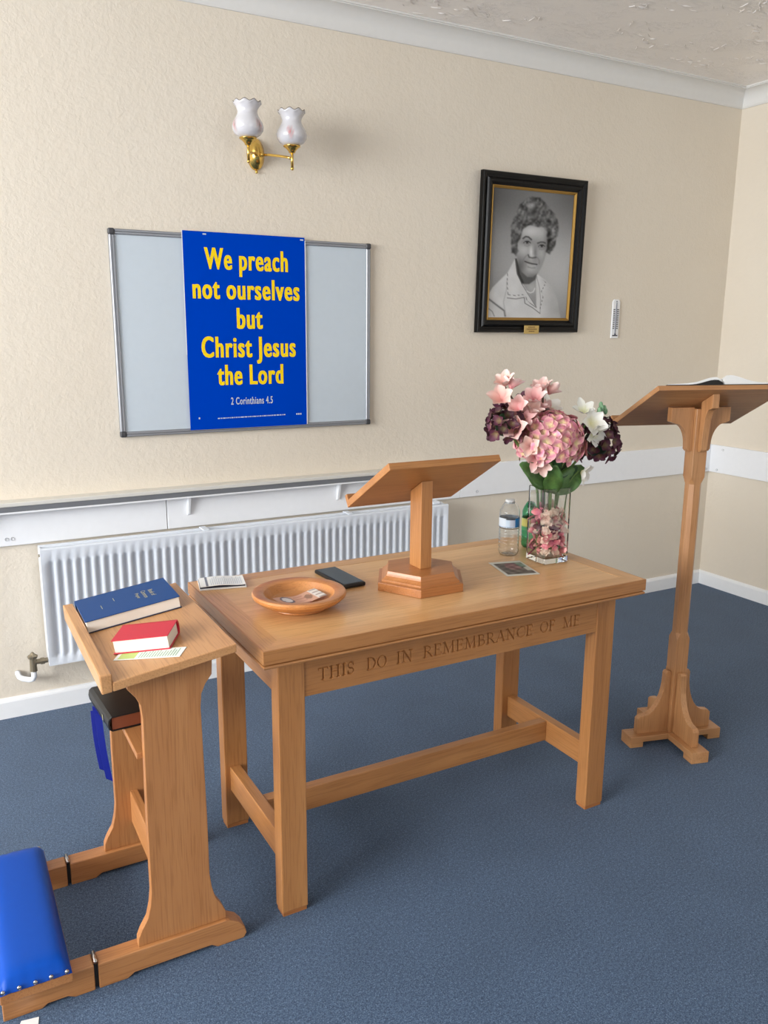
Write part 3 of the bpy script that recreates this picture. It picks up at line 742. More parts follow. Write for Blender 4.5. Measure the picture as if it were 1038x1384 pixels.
GL['F'] = (.74, [([(.2, 0), (.2, 1)], TK), ([(.04, 1), (.68, 1)], TN), ([(.2, .52), (.56, .52)], TN), ser(.2, 0), ([(.68, 1), (.69, .84)], TN), ([(.56, .62), (.56, .42)], TN)])
GL['M'] = (1.22, [([(.18, 0), (.22, 1)], TN), ([(1.04, 0), (1.0, 1)], TK), ([(.20, 1), (.61, .05)], TK), ([(.61, .05), (1.0, 1)], TN), ser(.18, 0), ser(1.04, 0), ([(.04, 1), (.24, 1)], TN), ([(.98, 1), (1.16, 1)], TN)])
GL['B'] = (.82, [([(.2, 0), (.2, 1)], TK), ([(.04, 1), (.42, 1)] + arc(.42, .77, .23, .23, PI / 2, -PI / 2, 12) + [(.2, .54)], .09), ([(.2, .54), (.44, .54)] + arc(.44, .27, .29, .27, PI / 2, -PI / 2, 12) + [(.04, 0)], .10)])
GL['A'] = (1.0, [([(.1, 0), (.5, 1)], TN), ([(.5, 1), (.88, 0)], TK), ([(.24, .34), (.76, .34)], TN), ser(.1, 0, .12), ser(.88, 0, .13)])
GL['C'] = (.94, [(arc(.54, .5, .47, .5, .75, 2 * PI - .75, 24), .08), (arc(.54, .5, .45, .45, PI - .85, PI + .85, 12), TK), ([(.88, .86), (.90, .66)], TN), ([(.88, .14), (.91, .3)], TN)])
fx0, fx1, fz0, fz1 = LO + LGX + .0003, TL - LO - LGX - .0003, AZ0, AZ1
zs0, zs1 = .628, .676
zb, CH = .637, .0315
gx = np.arange(.160, 1.036, .00072); gz = np.arange(zs0, zs1 + 1e-6, .00075)
GX, GZ = np.meshgrid(gx, gz); depth = np.zeros(GX.shape)
for word, wx0, wx1 in (('THIS', .496, .596), ('DO', .633, .691), ('IN', .721, .769), ('REMEMBRANCE', .804, 1.174), ('OF', 1.202, 1.255), ('ME', 1.287, 1.351)):
    a0, a1 = wx0 - TX - .002, wx1 - TX; gap = .10
    tot = sum(GL[c][0] for c in word) + gap * (len(word) - 1); sx = (a1 - a0) / tot; x = a0
    for c in word:
        w, strokes = GL[c]
        i0 = np.searchsorted(gx, x - .006); i1 = np.searchsorted(gx, x + w * sx + .006)
        sub = (GX[:, i0:i1], GZ[:, i0:i1])
        for pts, wd in strokes:
            P2 = [(x + px * sx, zb + pz * CH) for px, pz in pts]
            depth[:, i0:i1] = np.maximum(depth[:, i0:i1], np.clip(wd * CH * .58 - line_d(*sub, P2), 0, 1) * 2.4)
        x += (w + gap) * sx
yfr = LOY + .003
m = MB(); W_ = len(gx); H_ = len(gz)
m.v = list(zip(GX.ravel().tolist(), (yfr + np.minimum(depth, .0058)).ravel().tolist(), GZ.ravel().tolist()))
m.f = [(j * W_ + i, j * W_ + i + 1, (j + 1) * W_ + i + 1, (j + 1) * W_ + i) for j in range(H_ - 1) for i in range(W_ - 1)]
ox0, ox1 = gx[0], gx[-1]; oz0, oz1 = gz[0], gz[-1]
def quad(a, b, c_, d): k = len(m.v); m.v += [a, b, c_, d]; m.f.append((k, k + 1, k + 2, k + 3))
for (a, b, c_, d) in ((fx0, ox0, fz0, fz1), (ox1, fx1, fz0, fz1)): quad((a, yfr, c_), (b, yfr, c_), (b, yfr, d), (a, yfr, d))
for (c_, d) in ((fz0, oz0), (oz1, fz1)): quad((ox0, yfr, c_), (ox1, yfr, c_), (ox1, yfr, d), (ox0, yfr, d))
k = len(m.v); yb_ = yfr + .026
m.v += [(fx0, yfr, fz0), (fx1, yfr, fz0), (fx1, yfr, fz1), (fx0, yfr, fz1), (fx0, yb_, fz0), (fx1, yb_, fz0), (fx1, yb_, fz1), (fx0, yb_, fz1)]
m.f += [(k, k + 4, k + 5, k + 1), (k + 3, k + 2, k + 6, k + 7), (k + 4, k + 7, k + 6, k + 5), (k, k + 3, k + 7, k + 4), (k + 1, k + 5, k + 6, k + 2)]
o = m.build('carved_front_rail', 'oak_x', tb_); o['label'] = 'front rail carved THIS DO IN REMEMBRANCE OF ME'
# stretchers
SZ0, SZ1 = .128, .205
for sx in (0, 1):
    ax = LO + .016 if not sx else TL - LO - LGX + .024
    MB().box(ax, ax + .032, LOY + LGY + .0003, TW - LOY - LGY - .0003, SZ0, SZ1).build('end_stretcher', 'oak_y', tb_, bevel=.002)
MB().box(LO + .0483, TL - LO - LGX + .0237, TW / 2 - .016, TW / 2 + .016, SZ0 + .004, SZ1 - .003).build('centre_stretcher', 'oak_x', tb_, bevel=.002)

# ------------------------------------------------------------------ tabletop lectern
BX, BY = .920, -1.341; bo = (BX, BY, TH)
bs = thing('table_lectern', 'small oak book stand with stepped hexagonal base standing on the table', 'lectern', bo)
def hexa(r, z): return [(r * cos(k * PI / 3), r * sin(k * PI / 3), z) for k in range(6)]
MB().frustum(hexa(.140, 0), hexa(.140, .024)).build('base_plinth', 'oakred_x', bs, bevel=.0015)
st_ = [(.1399, .0242), (.128, .0262), (.128, .031), (.122, .0345), (.114, .041), (.1115, .046), (.109, .054)]
m = MB()
for j, (r, z) in enumerate(st_): m.v += hexa(r, z)
for j in range(len(st_) - 1):
    for i in range(6): m.f.append((j * 6 + i, j * 6 + (i + 1) % 6, (j + 1) * 6 + (i + 1) % 6, (j + 1) * 6 + i))
m.f += [tuple(range(6)), tuple(range((len(st_) - 1) * 6, len(st_) * 6))]
m.build('base_moulding', 'oakred_x', bs, bevel=.0008, seg=1)
tilt = .535; bw_, bd, bt = .357, .277, .020; bc = Vector((.922 - BX, -1.342 - BY, 1.083 - TH))
# rectangular post cut to the slope of the board
px_, py_ = .0185, .031
def und(y): return bc.z - (y - bc.y) * math.tan(tilt) - bt / cos(tilt) - .0006
lo_ = [(-px_, -py_, .0542), (px_, -py_, .0542), (px_, py_, .0542), (-px_, py_, .0542)]
up_ = [(x, y, und(y)) for x, y, _ in lo_]
MB().frustum(lo_, up_).build('post', 'oak_z', bs, bevel=.0015)
R_ = Matrix.Translation(bc) @ Matrix.Rotation(-tilt, 4, 'X')
b_ = MB().box(-bw_ / 2, bw_ / 2, -bd / 2, bd / 2, -bt, 0).build('slope_board', 'oak_x', bs, bevel=.002); b_.data.transform(R_)
l_ = MB().box(-bw_ / 2, bw_ / 2, bd / 2 - .0005, bd / 2 + .014, -bt, .018).build('book_ledge', 'oak_x', bs, bevel=.002); l_.data.transform(R_)

# ------------------------------------------------------------------ standing lectern
LX, LY, LYAW = 2.029, -1.345, -.265
lec = thing('standing_lectern', 'tall oak lectern with chamfered post on a bracketed cross foot', 'lectern', (LX, LY, 0), (0, 0, LYAW))
hl, hw = .186, .034
def along(k, pts):  # rotate (r, t, z) about the axis by k quarter turns
    c, s = round(cos(k * PI / 2)), round(sin(k * PI / 2)); return [(r * c - t * s, r * s + t * c, z) for r, t, z in pts]
def arm_mb(k, poly, half):
    m = MB(); n = len(poly)
    v = along(k, [(r, -half, z) for r, z in poly] + [(r, half, z) for r, z in poly])
    return m.add(v, [tuple(range(n)), tuple(range(2 * n - 1, n - 1, -1))] + [(i, i + n, (i + 1) % n + n, (i + 1) % n) for i in range(n)])
for k in range(4):
    r0 = hw + .0003 if k % 2 else 0.0
    ft = [(r0 if k % 2 else -.00, .020), (hl - .052, .020), (hl - .052, 0), (hl, 0), (hl, .042), (r0, .042)]
    if k == 0: ft = [(-hl, 0), (-hl + .052, 0), (-hl + .052, .020), (hl - .052, .020), (hl - .052, 0), (hl, 0), (hl, .042), (-hl, .042)]
    if k != 2: arm_mb(k, ft, hw).build('cross_foot', 'oaklect_x' if k % 2 == 0 else 'oaklect_y', lec, bevel=.002)
ph = .026
br = [(ph + .0003, .0423), (.150, .0423), (.150, .100), (.140, .110), (.126, .112)]
for i in range(1, 10):
    t = i / 9 * PI / 2; br.append((.126 - (.126 - .050) * sin(t), .112 + (.255 - .112) * (1 - cos(t))))
br += [(.050, .272), (.044, .280), (.034, .280), (ph + .0003, .272)]
for k in range(4):
    arm_mb(k, br, .012).build('foot_bracket', 'oaklect_z', lec, bevel=.0015)
# post: square, chamfered between the stops
m = MB()
def octo(h, c, z): return [(-h + c, -h, z), (h - c, -h, z), (h, -h + c, z), (h, h - c, z), (h - c, h, z), (-h + c, h, z), (-h, h - c, z), (-h, -h + c, z)]
lev = [(ph, .0012, .0423), (ph, .0012, .405), (ph - .0015, .013, .428), (ph - .0015, .013, .975), (ph, .0012, 1.000), (ph, .0012, 1.236)]
for h, c, z in lev: m.v += octo(h, c, z)
for j in range(len(lev) - 1):
    for i in range(8): m.f.append((j * 8 + i, j * 8 + (i + 1) % 8, (j + 1) * 8 + (i + 1) % 8, (j + 1) * 8 + i))
m.f += [tuple(range(8))[::-1], tuple(range((len(lev) - 1) * 8, len(lev) * 8))]
m.build('post', 'oaklect_z', lec)
tl, lw, ld, lt = .473, .487, .312, .017
ctr = Matrix.Rotation(-LYAW, 4, 'Z') @ Vector((2.046 - LX, -1.319 - LY, 1.252))
def lund(y): return ctr.z - (y - ctr.y) * math.tan(tl) - lt / cos(tl) - .0008
def head(k, reach):
    s_ = {0: 0, 1: 1, 2: 0, 3: -1}[k]
    ztop = lambda r: lund(s_ * r) if s_ else lund(.012)
    poly = [(ph + .0003, 1.090), (.040, 1.090), (.046, 1.098)]
    for i in range(9):
        t = i / 8 * PI / 2; poly.append((.046 + (reach - .018 - .046) * (1 - cos(t)), 1.108 + (ztop(reach) - .055 - 1.108) * sin(t)))
    poly += [(reach, ztop(reach) - .048), (reach, ztop(reach)), (ph + .0003, ztop(ph))]
    return arm_mb(k, poly, .0125)
for k, r in ((0, .114), (2, .114), (3, .088)): head(k, r).build('head_bracket', 'oaklect_z', lec, bevel=.0015)
arm_mb(1, [(ph + .0003, 1.09), (.04, 1.09), (.06, 1.15), (.085, lund(.085) - .02), (.085, lund(.085)), (ph + .0003, lund(ph))], .0125).build('head_bracket', 'oaklect_z', lec, bevel=.0015)
R2 = Matrix.Translation(ctr) @ Matrix.Rotation(-tl, 4, 'X')
o = MB().box(-lw / 2, lw / 2, -ld / 2, ld / 2, -lt, 0).build('slope_board', 'oaklect_x', lec, bevel=.002); o.data.transform(R2)
o = MB().prism([(ld / 2 - .0005, -lt), (ld / 2 + .012, -lt), (ld / 2 + .016, -lt + .006), (ld / 2 + .012, .004), (ld / 2 + .016, .012), (ld / 2 + .012, .020), (ld / 2 - .0005, .020)], 'x', -lw / 2, lw / 2).build('book_ledge', 'oaklect_x', lec, bevel=.0015); o.data.transform(R2)
# open book on the lectern
RB = Matrix.Translation((LX, LY, 0)) @ Matrix.Rotation(LYAW, 4, 'Z') @ R2 @ Matrix.Translation((.005, -.018, .0008))
ob = thing('open_book', 'large open book with white pages lying on the tall lectern', 'book')
ob.matrix_world = RB
MB().box(-.215, .215, -.135, .135, 0, .003).build('cover', 'leather_black', ob, bevel=.001)
def pages(s_):
    top = []
    for i in range(15):
        t = i / 14; x = .004 + t * .200
        top.append((s_ * x, .0033 + .006 + .024 * math.exp(-((x - .035) / .06) ** 2) * min(1, x / .02 + .35) + .006 * (1 - t)))
    poly = [(s_ * .004, .0033)] + top + [(s_ * .204, .0033)]
    return MB().prism(poly, 'y', -.128, .128)
pages(1).build('page_block', 'paper_white', ob)
lx = [.004 + i / 14 * .200 for i in range(15)]
def lift(x): return .0034 + .017 * math.exp(-((x - .030) / .055) ** 2) * min(1, x / .02 + .3)
MB().prism([(-lx[0], .0032)] + [(-x, lift(x)) for x in lx] + [(-lx[-1], .0032)], 'y', -.132, .132).build('lifted_cover', 'leather_black', ob)
MB().prism([(-x, lift(x) + .0003) for x in lx] + [(-x, lift(x) + .004 + .008 * (1 - i / 14)) for i, x in reversed(list(enumerate(lx)))], 'y', -.128, .128).build('page_block', 'paper_white', ob)

# ------------------------------------------------------------------ prayer desk with hinged kneeler
KO = (.125, -1.355, 0)
kd = thing('prayer_desk', 'oak prayer desk with sloping top and hinged blue padded kneeler', 'prayer desk', KO)
SL = .14; Z0 = .7605
def dz(x): return Z0 + SL * x
AL = math.atan(SL)
pn = [(.027, dz(.027) - .0215), (.030, .715), (.046, .694), (.056, .672), (.059, .64), (.057, .50), (.055, .36), (.055, .20), (.051, .165), (.043, .132), (.027, .105), (.019, .086), (.018, .0655)]
right = [(.25 - x, z) for x, z in pn[1:]][::-1]
poly = pn[::-1] + [(.223, dz(.223) - .0215)] + [(.25 - x, z) for x, z in pn[1:]]
for ya, yb2 in ((-1.575, -1.553), (-1.160, -1.138)):
    MB().prism(poly, 'y', ya, yb2).build('side_panel', 'oakpale_z', kd, off=KO, bevel=.0015)
rn = [(-.076, 0), (-.012, 0), (.004, .010), (.190, .010), (.205, 0), (.272, 0), (.280, .012), (.276, .030), (.262, .048), (.238, .062), (.228, .065), (-.076, .065)]
for ya in (-1.585, -1.171):
    MB().prism(rn, 'y', ya, ya + .044).build('runner', 'oakpale_x', kd, off=KO, bevel=.002)
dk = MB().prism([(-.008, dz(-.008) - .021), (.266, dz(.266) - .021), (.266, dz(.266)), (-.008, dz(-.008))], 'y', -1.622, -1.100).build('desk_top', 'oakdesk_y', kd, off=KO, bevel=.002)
n_ = Vector((-SL, 1)).normalized()
def lp(a, h): return (a, dz(a) + h)
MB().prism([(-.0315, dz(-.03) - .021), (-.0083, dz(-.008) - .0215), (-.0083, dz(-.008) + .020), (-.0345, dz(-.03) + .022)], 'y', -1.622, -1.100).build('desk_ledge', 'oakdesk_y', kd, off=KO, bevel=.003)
MB().box(.045, .188, -1.5528, -1.1602, .533, .548).build('book_shelf', 'oakpale_y', kd, off=KO, bevel=.0015)
MB().box(.095, .117, -1.5528, -1.1602, .135, .232).build('cross_rail', 'oakpale_y', kd, off=KO, bevel=.002)
# kneeler
kn = [(-.280, 0), (-.200, 0), (-.188, .008), (-.145, .008), (-.130, 0), (-.0855, 0), (-.0855, .065), (-.280, .065)]
for ya in (-1.585, -1.171):
    MB().prism(kn, 'y', ya, ya + .044).build('kneeler_rail', 'oakpale_x', kd, off=KO, bevel=.002)
    MB().box(-.0853, -.0762, ya + .006, ya + .038, .004, .068).build('hinge', 'hinge_metal', kd, off=KO)
    MB().tube([(-.081, ya + .004, .069), (-.081, ya + .040, .069)], .0048, 10).build('hinge_pin', 'stud_metal', kd, off=KO, smooth=True)
MB().box(-.283, -.134, -1.612, -1.112, .0653, .090).build('pad_board', 'oakpale_y', kd, off=KO, bevel=.002)
m = MB(); gxn, gyn = 17, 41
for j in range(gyn):
    for i in range(gxn):
        u = -1 + 2 * i / (gxn - 1); w = -1 + 2 * j / (gyn - 1)
        eu = 1 - abs(u) ** 6; ew = 1 - abs(w) ** 16
        puck = .0025 * cos(w * 1 * PI * 14) * max(0, abs(u) - .75) + (.003 * abs(sin(u * 8.5)) * max(0, (abs(w) - .86) / .14))
        z = .0922 + .034 * (max(eu, 0) ** .5) * (max(ew, 0) ** .5) * (1 - .10 * u * u) - puck
        m.v.append((-.2095 + u * .0745, -1.362 + w * .252, z))
for j in range(gyn - 1):
    for i in range(gxn - 1): m.f.append((j * gxn + i, j * gxn + i + 1, (j + 1) * gxn + i + 1, (j + 1) * gxn + i))
b0 = len(m.v); ringi = [j * gxn for j in range(gyn)] + [(gyn - 1) * gxn + i for i in range(1, gxn)] + [j * gxn + gxn - 1 for j in range(gyn - 2, -1, -1)] + [i for i in range(gxn - 2, 0, -1)]
m.v += [(m.v[q][0], m.v[q][1], .0903) for q in ringi]; L_ = len(ringi)
m.f += [(ringi[i], ringi[(i + 1) % L_], b0 + (i + 1) % L_, b0 + i) for i in range(L_)] + [tuple(range(b0, b0 + L_))]
pad = m.build('kneeler_pad', 'blue_vinyl', kd, off=KO, smooth=True); pad['label'] = 'bright blue vinyl kneeling pad'
for i in range(5):
    for yy in (-1.6155, -1.1085):
        MB().ball((-.146 - i * .0325, yy, .0985), .0052, 10, 6, (1, .8, 1)).shift((-KO[0], -KO[1], -KO[2])).build('stud', 'stud_metal', pad, smooth=True)

# ------------------------------------------------------------------ books on the desk
def on_desk(x, y, yaw, h=.0006):
    nrm = Vector((-SL, 0, 1)).normalized()
    p = Vector((x, y, dz(x))) + nrm * h
    return Matrix.Translation(p) @ Matrix.Rotation(-AL, 4, 'Y') @ Matrix.Rotation(yaw, 4, 'Z')
def hard_book(name, label, L, W, T, cover, mat, cb=.0022, over=.003, edge=None):
    """lies flat, spine on the +y side; origin at the centre of its underside"""
    b = thing(name, label, 'book'); b.matrix_world = mat
    MB().box(-L / 2, L / 2, -W / 2, W / 2, 0, cb).build('back_cover', edge or cover, b, bevel=.0006, seg=1)
    MB().box(-L / 2, L / 2, -W / 2, W / 2, T - cb, T).build('front_cover', cover, b, bevel=.0006, seg=1)
    sp = [(W / 2 - .004, 0), (W / 2 + .0, 0), (W / 2 + .005, T * .25), (W / 2 + .006, T * .5), (W / 2 + .005, T * .75), (W / 2, T), (W / 2 - .004, T), (W / 2 - .004, T - cb), (W / 2 + .002, T * .5), (W / 2 - .004, cb)]
    MB().prism(sp, 'x', -L / 2, L / 2).build('spine', cover, b)
    MB().box(-L / 2 + over, L / 2 - over, -W / 2 + over, W / 2 - .005, cb + .0002, T - cb - .0002).build('page_block', 'paper', b)
    return b
bb = hard_book('hardback_book', 'large dark blue hardback book lying on the prayer desk', .236, .178, .032, 'book_blue', on_desk(.112, -1.216, -.012), .0022, .003, 'book_blue_edge')
def flat_text(body, parent, mat, cx, cy, w, h, rot, z, bold=.005):
    v, f = text_mesh(body, bold); v = v - np.array([(v[:, 0].max() + v[:, 0].min()) / 2, (v[:, 1].max() + v[:, 1].min()) / 2, 0])
    s1 = w / (v[:, 0].max() - v[:, 0].min()); s2 = h / (v[:, 1].max() - v[:, 1].min()); c, s = cos(rot), sin(rot)
    return MB().add([(cx + (a * s1) * c - (b * s2) * s, cy + (a * s1) * s + (b * s2) * c, z) for a, b, _ in v], f).build('title_lettering', mat, parent)
for body, cx, w in (('Book of', .066, .052), ('Common', .047, .058), ('Prayer', .028, .042)):
    flat_text(body, bb, 'gold_foil', cx, -.004, w, .012, -PI / 2, .0323, .01)
m = MB()
for (x, y0_, y1_) in ((-.066, -.030, -.002), (-.030, .006, .030)): m.box(x, x + .0015, y0_, y1_, .0321, .0324)
m.build('stamped_line', 'gold_foil', bb, kind='stuff')
hard_book('prayer_book', 'small thick bright red hardback book on the prayer desk', .132, .088, .034, 'book_red', on_desk(.1005, -1.4785 + .005, -.515, .0018), .002, .0035)
bk = thing('bookmark', 'white and green printed bookmark lying beside the red book', 'bookmark'); bk.matrix_world = on_desk(.092, -1.534, -.60)
MB().box(-.078, .078, -.024, .024, 0, .0008).build('card', 'bookmark_paper', bk)
MB().box(-.070, -.030, -.020, .020, .00085, .0010).build('printed_picture', 'bookmark_green', bk)
m = MB()
for i in range(15):
    x = -.022 + i * .0062; m.box(x, x + .0024, -.018, random.uniform(.006, .019), .00085, .0010)
m.build('printed_text', 'print_green', bk, kind='stuff')
# black bible on the shelf
bi = thing('bible', 'black leather bound book with copper page edges and blue ribbons on the desk shelf', 'bible', (.078, -1.318, .5486), (0, 0, .06))
L, W, T = .200, .140, .038
def softcover():
    m = MB(); pr = [(W / 2 + .003, 0), (-W / 2 + .004, 0), (-W / 2 - .004, .006), (-W / 2 - .006, T / 2), (-W / 2 - .004, T - .006), (-W / 2 + .004, T), (W / 2 + .003, T), (W / 2 + .003, T - .003), (-W / 2 + .003, T - .0035), (-W / 2 - .001, T / 2), (-W / 2 + .003, .0035), (W / 2 + .003, .003)]
    return m.prism(pr, 'y', -L / 2, L / 2)
softcover().build('cover', 'leather_black', bi, bevel=.002)
MB().box(-W / 2 + .004, W / 2 - .001, -L / 2 + .003, L / 2 - .003, .0038, T - .0038).build('page_block', 'copper_pages', bi)
MB().box(-W / 2 - .0068, -W / 2 - .0062, -.052, -.046, T / 2 - .007, T / 2 + .007).build('spine_mark', 'gold_foil', bi)
for i, (yy, ln, dx) in enumerate(((.034, .150, .0), (.010, .168, .004), (.058, .10, -.002))):
    m = MB(); n = 7
    for j in range(n):
        t = j / (n - 1); z = .004 - t * ln; xx = -W / 2 - .0085 + dx * t - .003 * sin(t * 3); ww = .0095
        xx += -.001 + .006 * t + .005 * i; m.v += [(xx - ww * .8, yy - .03 * t - .0006, z + .003 * t), (xx + ww * .8, yy - .03 * t - .0006 - .006, z - .006 * t), (xx + ww * .8, yy - .03 * t + .0006 - .006, z - .006 * t), (xx - ww * .8, yy - .03 * t + .0006, z + .003 * t)]
        if j:
            a = (j - 1) * 4
            for q in range(4): m.f.append((a + q, a + (q + 1) % 4, a + 4 + (q + 1) % 4, a + 4 + q))
    m.f += [(0, 1, 2, 3), (4 * n - 4, 4 * n - 3, 4 * n - 2, 4 * n - 1)]
    m.build('ribbon_marker', 'ribbon_blue', bi)

# ------------------------------------------------------------------ things on the table
ZT = TH + .0003
bl = thing('collection_bowl', 'turned wooden collection bowl with wide rim on the table', 'bowl', (.526, -1.370, ZT))
m = MB().lathe([(.0, 0), (.072, 0), (.076, .004), (.074, .008), (.090, .012), (.112, .023), (.124, .034), (.126, .041), (.123, .0455), (.118, .0465), (.097, .0425), (.094, .041), (.090, .034), (.080, .020), (.060, .012), (.0, .010)], 56)
shade_auto(m.build('bowl_body', 'oaklect_x', bl), 30)
bl.children[0].data.materials[0] = wood('bowl_wood', 'x', (176, 108, 54), (194, 128, 70), (208, 146, 86), rough=.32, scale=1.6, coat=.3)
def printed(name, label, cat, W, H, nx, ny, fn, loc, rot, hz=None, th=.0004, mat='printed_paper'):
    m = MB(); cc = []
    for side in (0, 1):
        for j in range(ny):
            for i in range(nx):
                u = i / (nx - 1); v = j / (ny - 1); z = (hz(u, v) if hz else 0) + (th if side == 0 else 0)
                m.v.append(((u - .5) * W, (v - .5) * H, z)); cc.append(lin(fn(u, v)) if side == 0 else lin((222, 218, 210)))
    B = nx * ny
    for j in range(ny - 1):
        for i in range(nx - 1):
            a = j * nx + i; m.f += [(a, a + 1, a + nx + 1, a + nx), (B + a, B + a + nx, B + a + nx + 1, B + a + 1)]
    rg = [i for i in range(nx)] + [j * nx + nx - 1 for j in range(1, ny)] + [(ny - 1) * nx + i for i in range(nx - 2, -1, -1)] + [j * nx for j in range(ny - 2, 0, -1)]
    for i in range(len(rg)): a, b = rg[i], rg[(i + 1) % len(rg)]; m.f.append((a, B + a, B + b, b))
    m.c = cc
    o = m.build(name, mat, smooth=False); o.location = loc; o.rotation_euler = rot; o['label'] = label; o['category'] = cat; return o
def note(u, v):
    b = (206, 158, 132)
    if u > .80: b = (226, 218, 208)
    if (u - .22) ** 2 / .012 + (v - .55) ** 2 / .10 < 1: b = (214, 208, 206)
    if abs((u - .22) ** 2 / .014 + (v - .55) ** 2 / .13 - 1) < .3: b = (92, 88, 98)
    if (u - .70) ** 2 / .006 + (v - .5) ** 2 / .05 < 1: b = (150, 112, 88)
    if .42 < u < .62 and int(v * 12) % 3 == 0: b = (186, 132, 110)
    if u > .84 and int(v * 10) % 3 == 0: b = (170, 150, 140)
    return b
printed('banknote', 'orange-brown banknote lying on top in the wooden bowl', 'banknote', .128, .068, 40, 22, note, (.527, -1.372, ZT + .022), (0, 0, .10), lambda u, v: .006 * (u - .4) ** 2 * 4 + .002 * sin(u * 9))
printed('collection_envelope', 'small red paper slip tucked under the banknote in the bowl', 'paper slip', .058, .034, 8, 6, lambda u, v: (186, 26, 44), (.523, -1.398, ZT + .0145), (0, 0, -.05), None, .003)
ph_ = thing('mobile_phone', 'black mobile phone lying face up behind the wooden bowl', 'phone', (.729, -1.195, ZT), (0, 0, 1.63))
MB().box(-.093, .093, -.036, .036, 0, .012).build('body', 'phone_body', ph_, bevel=.004, seg=3)
MB().box(-.086, .086, -.0325, .0325, .0121, .0126).build('screen', 'phone_screen', ph_, bevel=.002)
lf = thing('folded_leaflet', 'folded printed leaflet with dark spine on the back left table corner', 'leaflet', (.404, -1.084, ZT), (0, 0, -.22))
def wavy(z0_, amp, L=.128, W=.090, th=.0012):
    m = MB(); n = 13
    for i in range(n):
        u = i / (n - 1); z = z0_ + amp * (.5 - .5 * cos(2 * PI * (u * 1.0 + .12))) * (.4 + .6 * u) 
        for y in (-W / 2, W / 2):
            for q in (0, th): m.v.append(((u - .5) * L, y, z + q))
    for i in range(n - 1):
        a = i * 4; b = a + 4
        m.f += [(a, b, b + 2, a + 2), (a + 1, a + 3, b + 3, b + 1), (a, a + 1, b + 1, b), (a + 2, b + 2, b + 3, a + 3)]
    m.f += [(0, 2, 3, 1), (4 * n - 4, 4 * n - 3, 4 * n - 1, 4 * n - 2)]
    return m
MB().box(-.066, .066, -.047, .043, 0, .005).build('lower_fold', 'paper_white', lf, bevel=.001)
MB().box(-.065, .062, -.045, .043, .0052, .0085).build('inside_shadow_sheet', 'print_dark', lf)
wavy(.0088, .005).build('top_sheet', 'paper_white', lf, smooth=False)
def on_wavy(u): return .0088 + .0012 + .005 * (.5 - .5 * cos(2 * PI * (u + .12))) * (.4 + .6 * u)
def strip(u0, u1, y0_, y1_):
    m = MB(); x0_, x1_ = (u0 - .5) * .128, (u1 - .5) * .128
    for x_, u in ((x0_, u0), (x1_, u1)):
        for y in (y0_, y1_): m.v += [(x_, y, on_wavy(u) + .0001), (x_, y, on_wavy(u) + .0005)]
    m.f += [(0, 2, 3, 1), (4, 5, 7, 6), (0, 1, 5, 4), (2, 6, 7, 3), (1, 3, 7, 5), (0, 4, 6, 2)]; return m
strip(.13, .18, -.0445, .0445).build('dark_band', 'print_grey', lf)
for i in range(16):
    u = .24 + i * .045; strip(u, u + .014, -.038, random.uniform(.015, .040)).build('text_line', 'poster_pale', lf)
def cardf(u, v):
    if u < .08 or u > .94 or v < .10 or v > .88: return (208, 207, 196)
    n = (sin(u * 23 + v * 9) + sin(v * 31 - u * 14) + sin((u + v) * 17)) / 3
    if u > .80 and v > .30 and v < .36 + .2 * u: return (196, 196, 180)
    c = np.array((96, 88, 80)) + n * 32
    if (u - .55) ** 2 / .05 + (v - .62) ** 2 / .06 < 1: c = np.array((130, 92, 90)) + n * 40
    if u > .75 and v > .55: c = np.array((110, 130, 112)) + n * 26
    return tuple(np.clip(c, 20, 240))
printed('photo_card', 'small bordered photo card lying on the table before the vase', 'card', .108, .152, 30, 40, cardf, (1.262, -1.340, ZT), (0, 0, -.36 + .12), None, .0008)

# water bottles
def bottle(name, label, loc, h, r, plastic, labelfn, capmat, lz0, lz1):
    b = thing(name, label, 'bottle', loc)
    pr = [(0, .004), (r * .5, .001), (r * .8, 0), (r * .95, .006), (r, .014)]
    z = .020
    while z < lz0 - .008:
        pr += [(r, z), (r * .955, z + .004), (r, z + .008)]; z += .011
    pr += [(r, lz0 - .004), (r * .985, lz0), (r * .985, lz1), (r, lz1 + .004), (r, lz1 + .014), (r * .97, lz1 + .022), (r * .78, lz1 + .036), (r * .52, lz1 + .048), (r * .40, lz1 + .053), (r * .38, h - .012)]
    inner = [(max(a - .0012, 0), q + .0012 if a < r * .9 and q < .02 else q) for a, q in pr][::-1]
    MB().lathe(pr + inner, 36, closed=False).build('bottle_body', plastic, b, smooth=True)
    m = MB(); n = 48; cc = []
    for i in range(n):
        a = 2 * PI * i / n
        for z_ in np.linspace(lz0 + .001, lz1 - .001, 12):
            m.v.append(((r + .0004) * cos(a), (r + .0004) * sin(a), z_)); cc.append(lin(labelfn(i / n, (z_ - lz0) / (lz1 - lz0))))
    for i in range(n):
        for j in range(11): m.f.append((i * 12 + j, ((i + 1) % n) * 12 + j, ((i + 1) % n) * 12 + j + 1, i * 12 + j + 1))
    m.c = cc; m.build('label', 'bottle_label', b, smooth=True)
    MB().lathe([(0, h), (r * .40, h), (r * .45, h - .002), (r * .46, h - .013), (r * .40, h - .0135), (r * .40, h - .003), (0, h - .003)], 24).build('cap', capmat, b, smooth=False)
    return b
def lab1(u, v):
    a = (u * 360 + 100) % 360     # facing the camera side around u ~ .65
    d = (u - .665) * 360
    if v < .08: return (60, 120, 170)
    if d < -28 or d > 150: return (214, 226, 238)
    if d > 28: return (20, 128, 196)
    if v > .88 and abs(d) < 24: return (40, 46, 60)
    if -6 < d < 24 and .15 < v < .8: return (196, 206, 222)
    return (206, 224, 240)
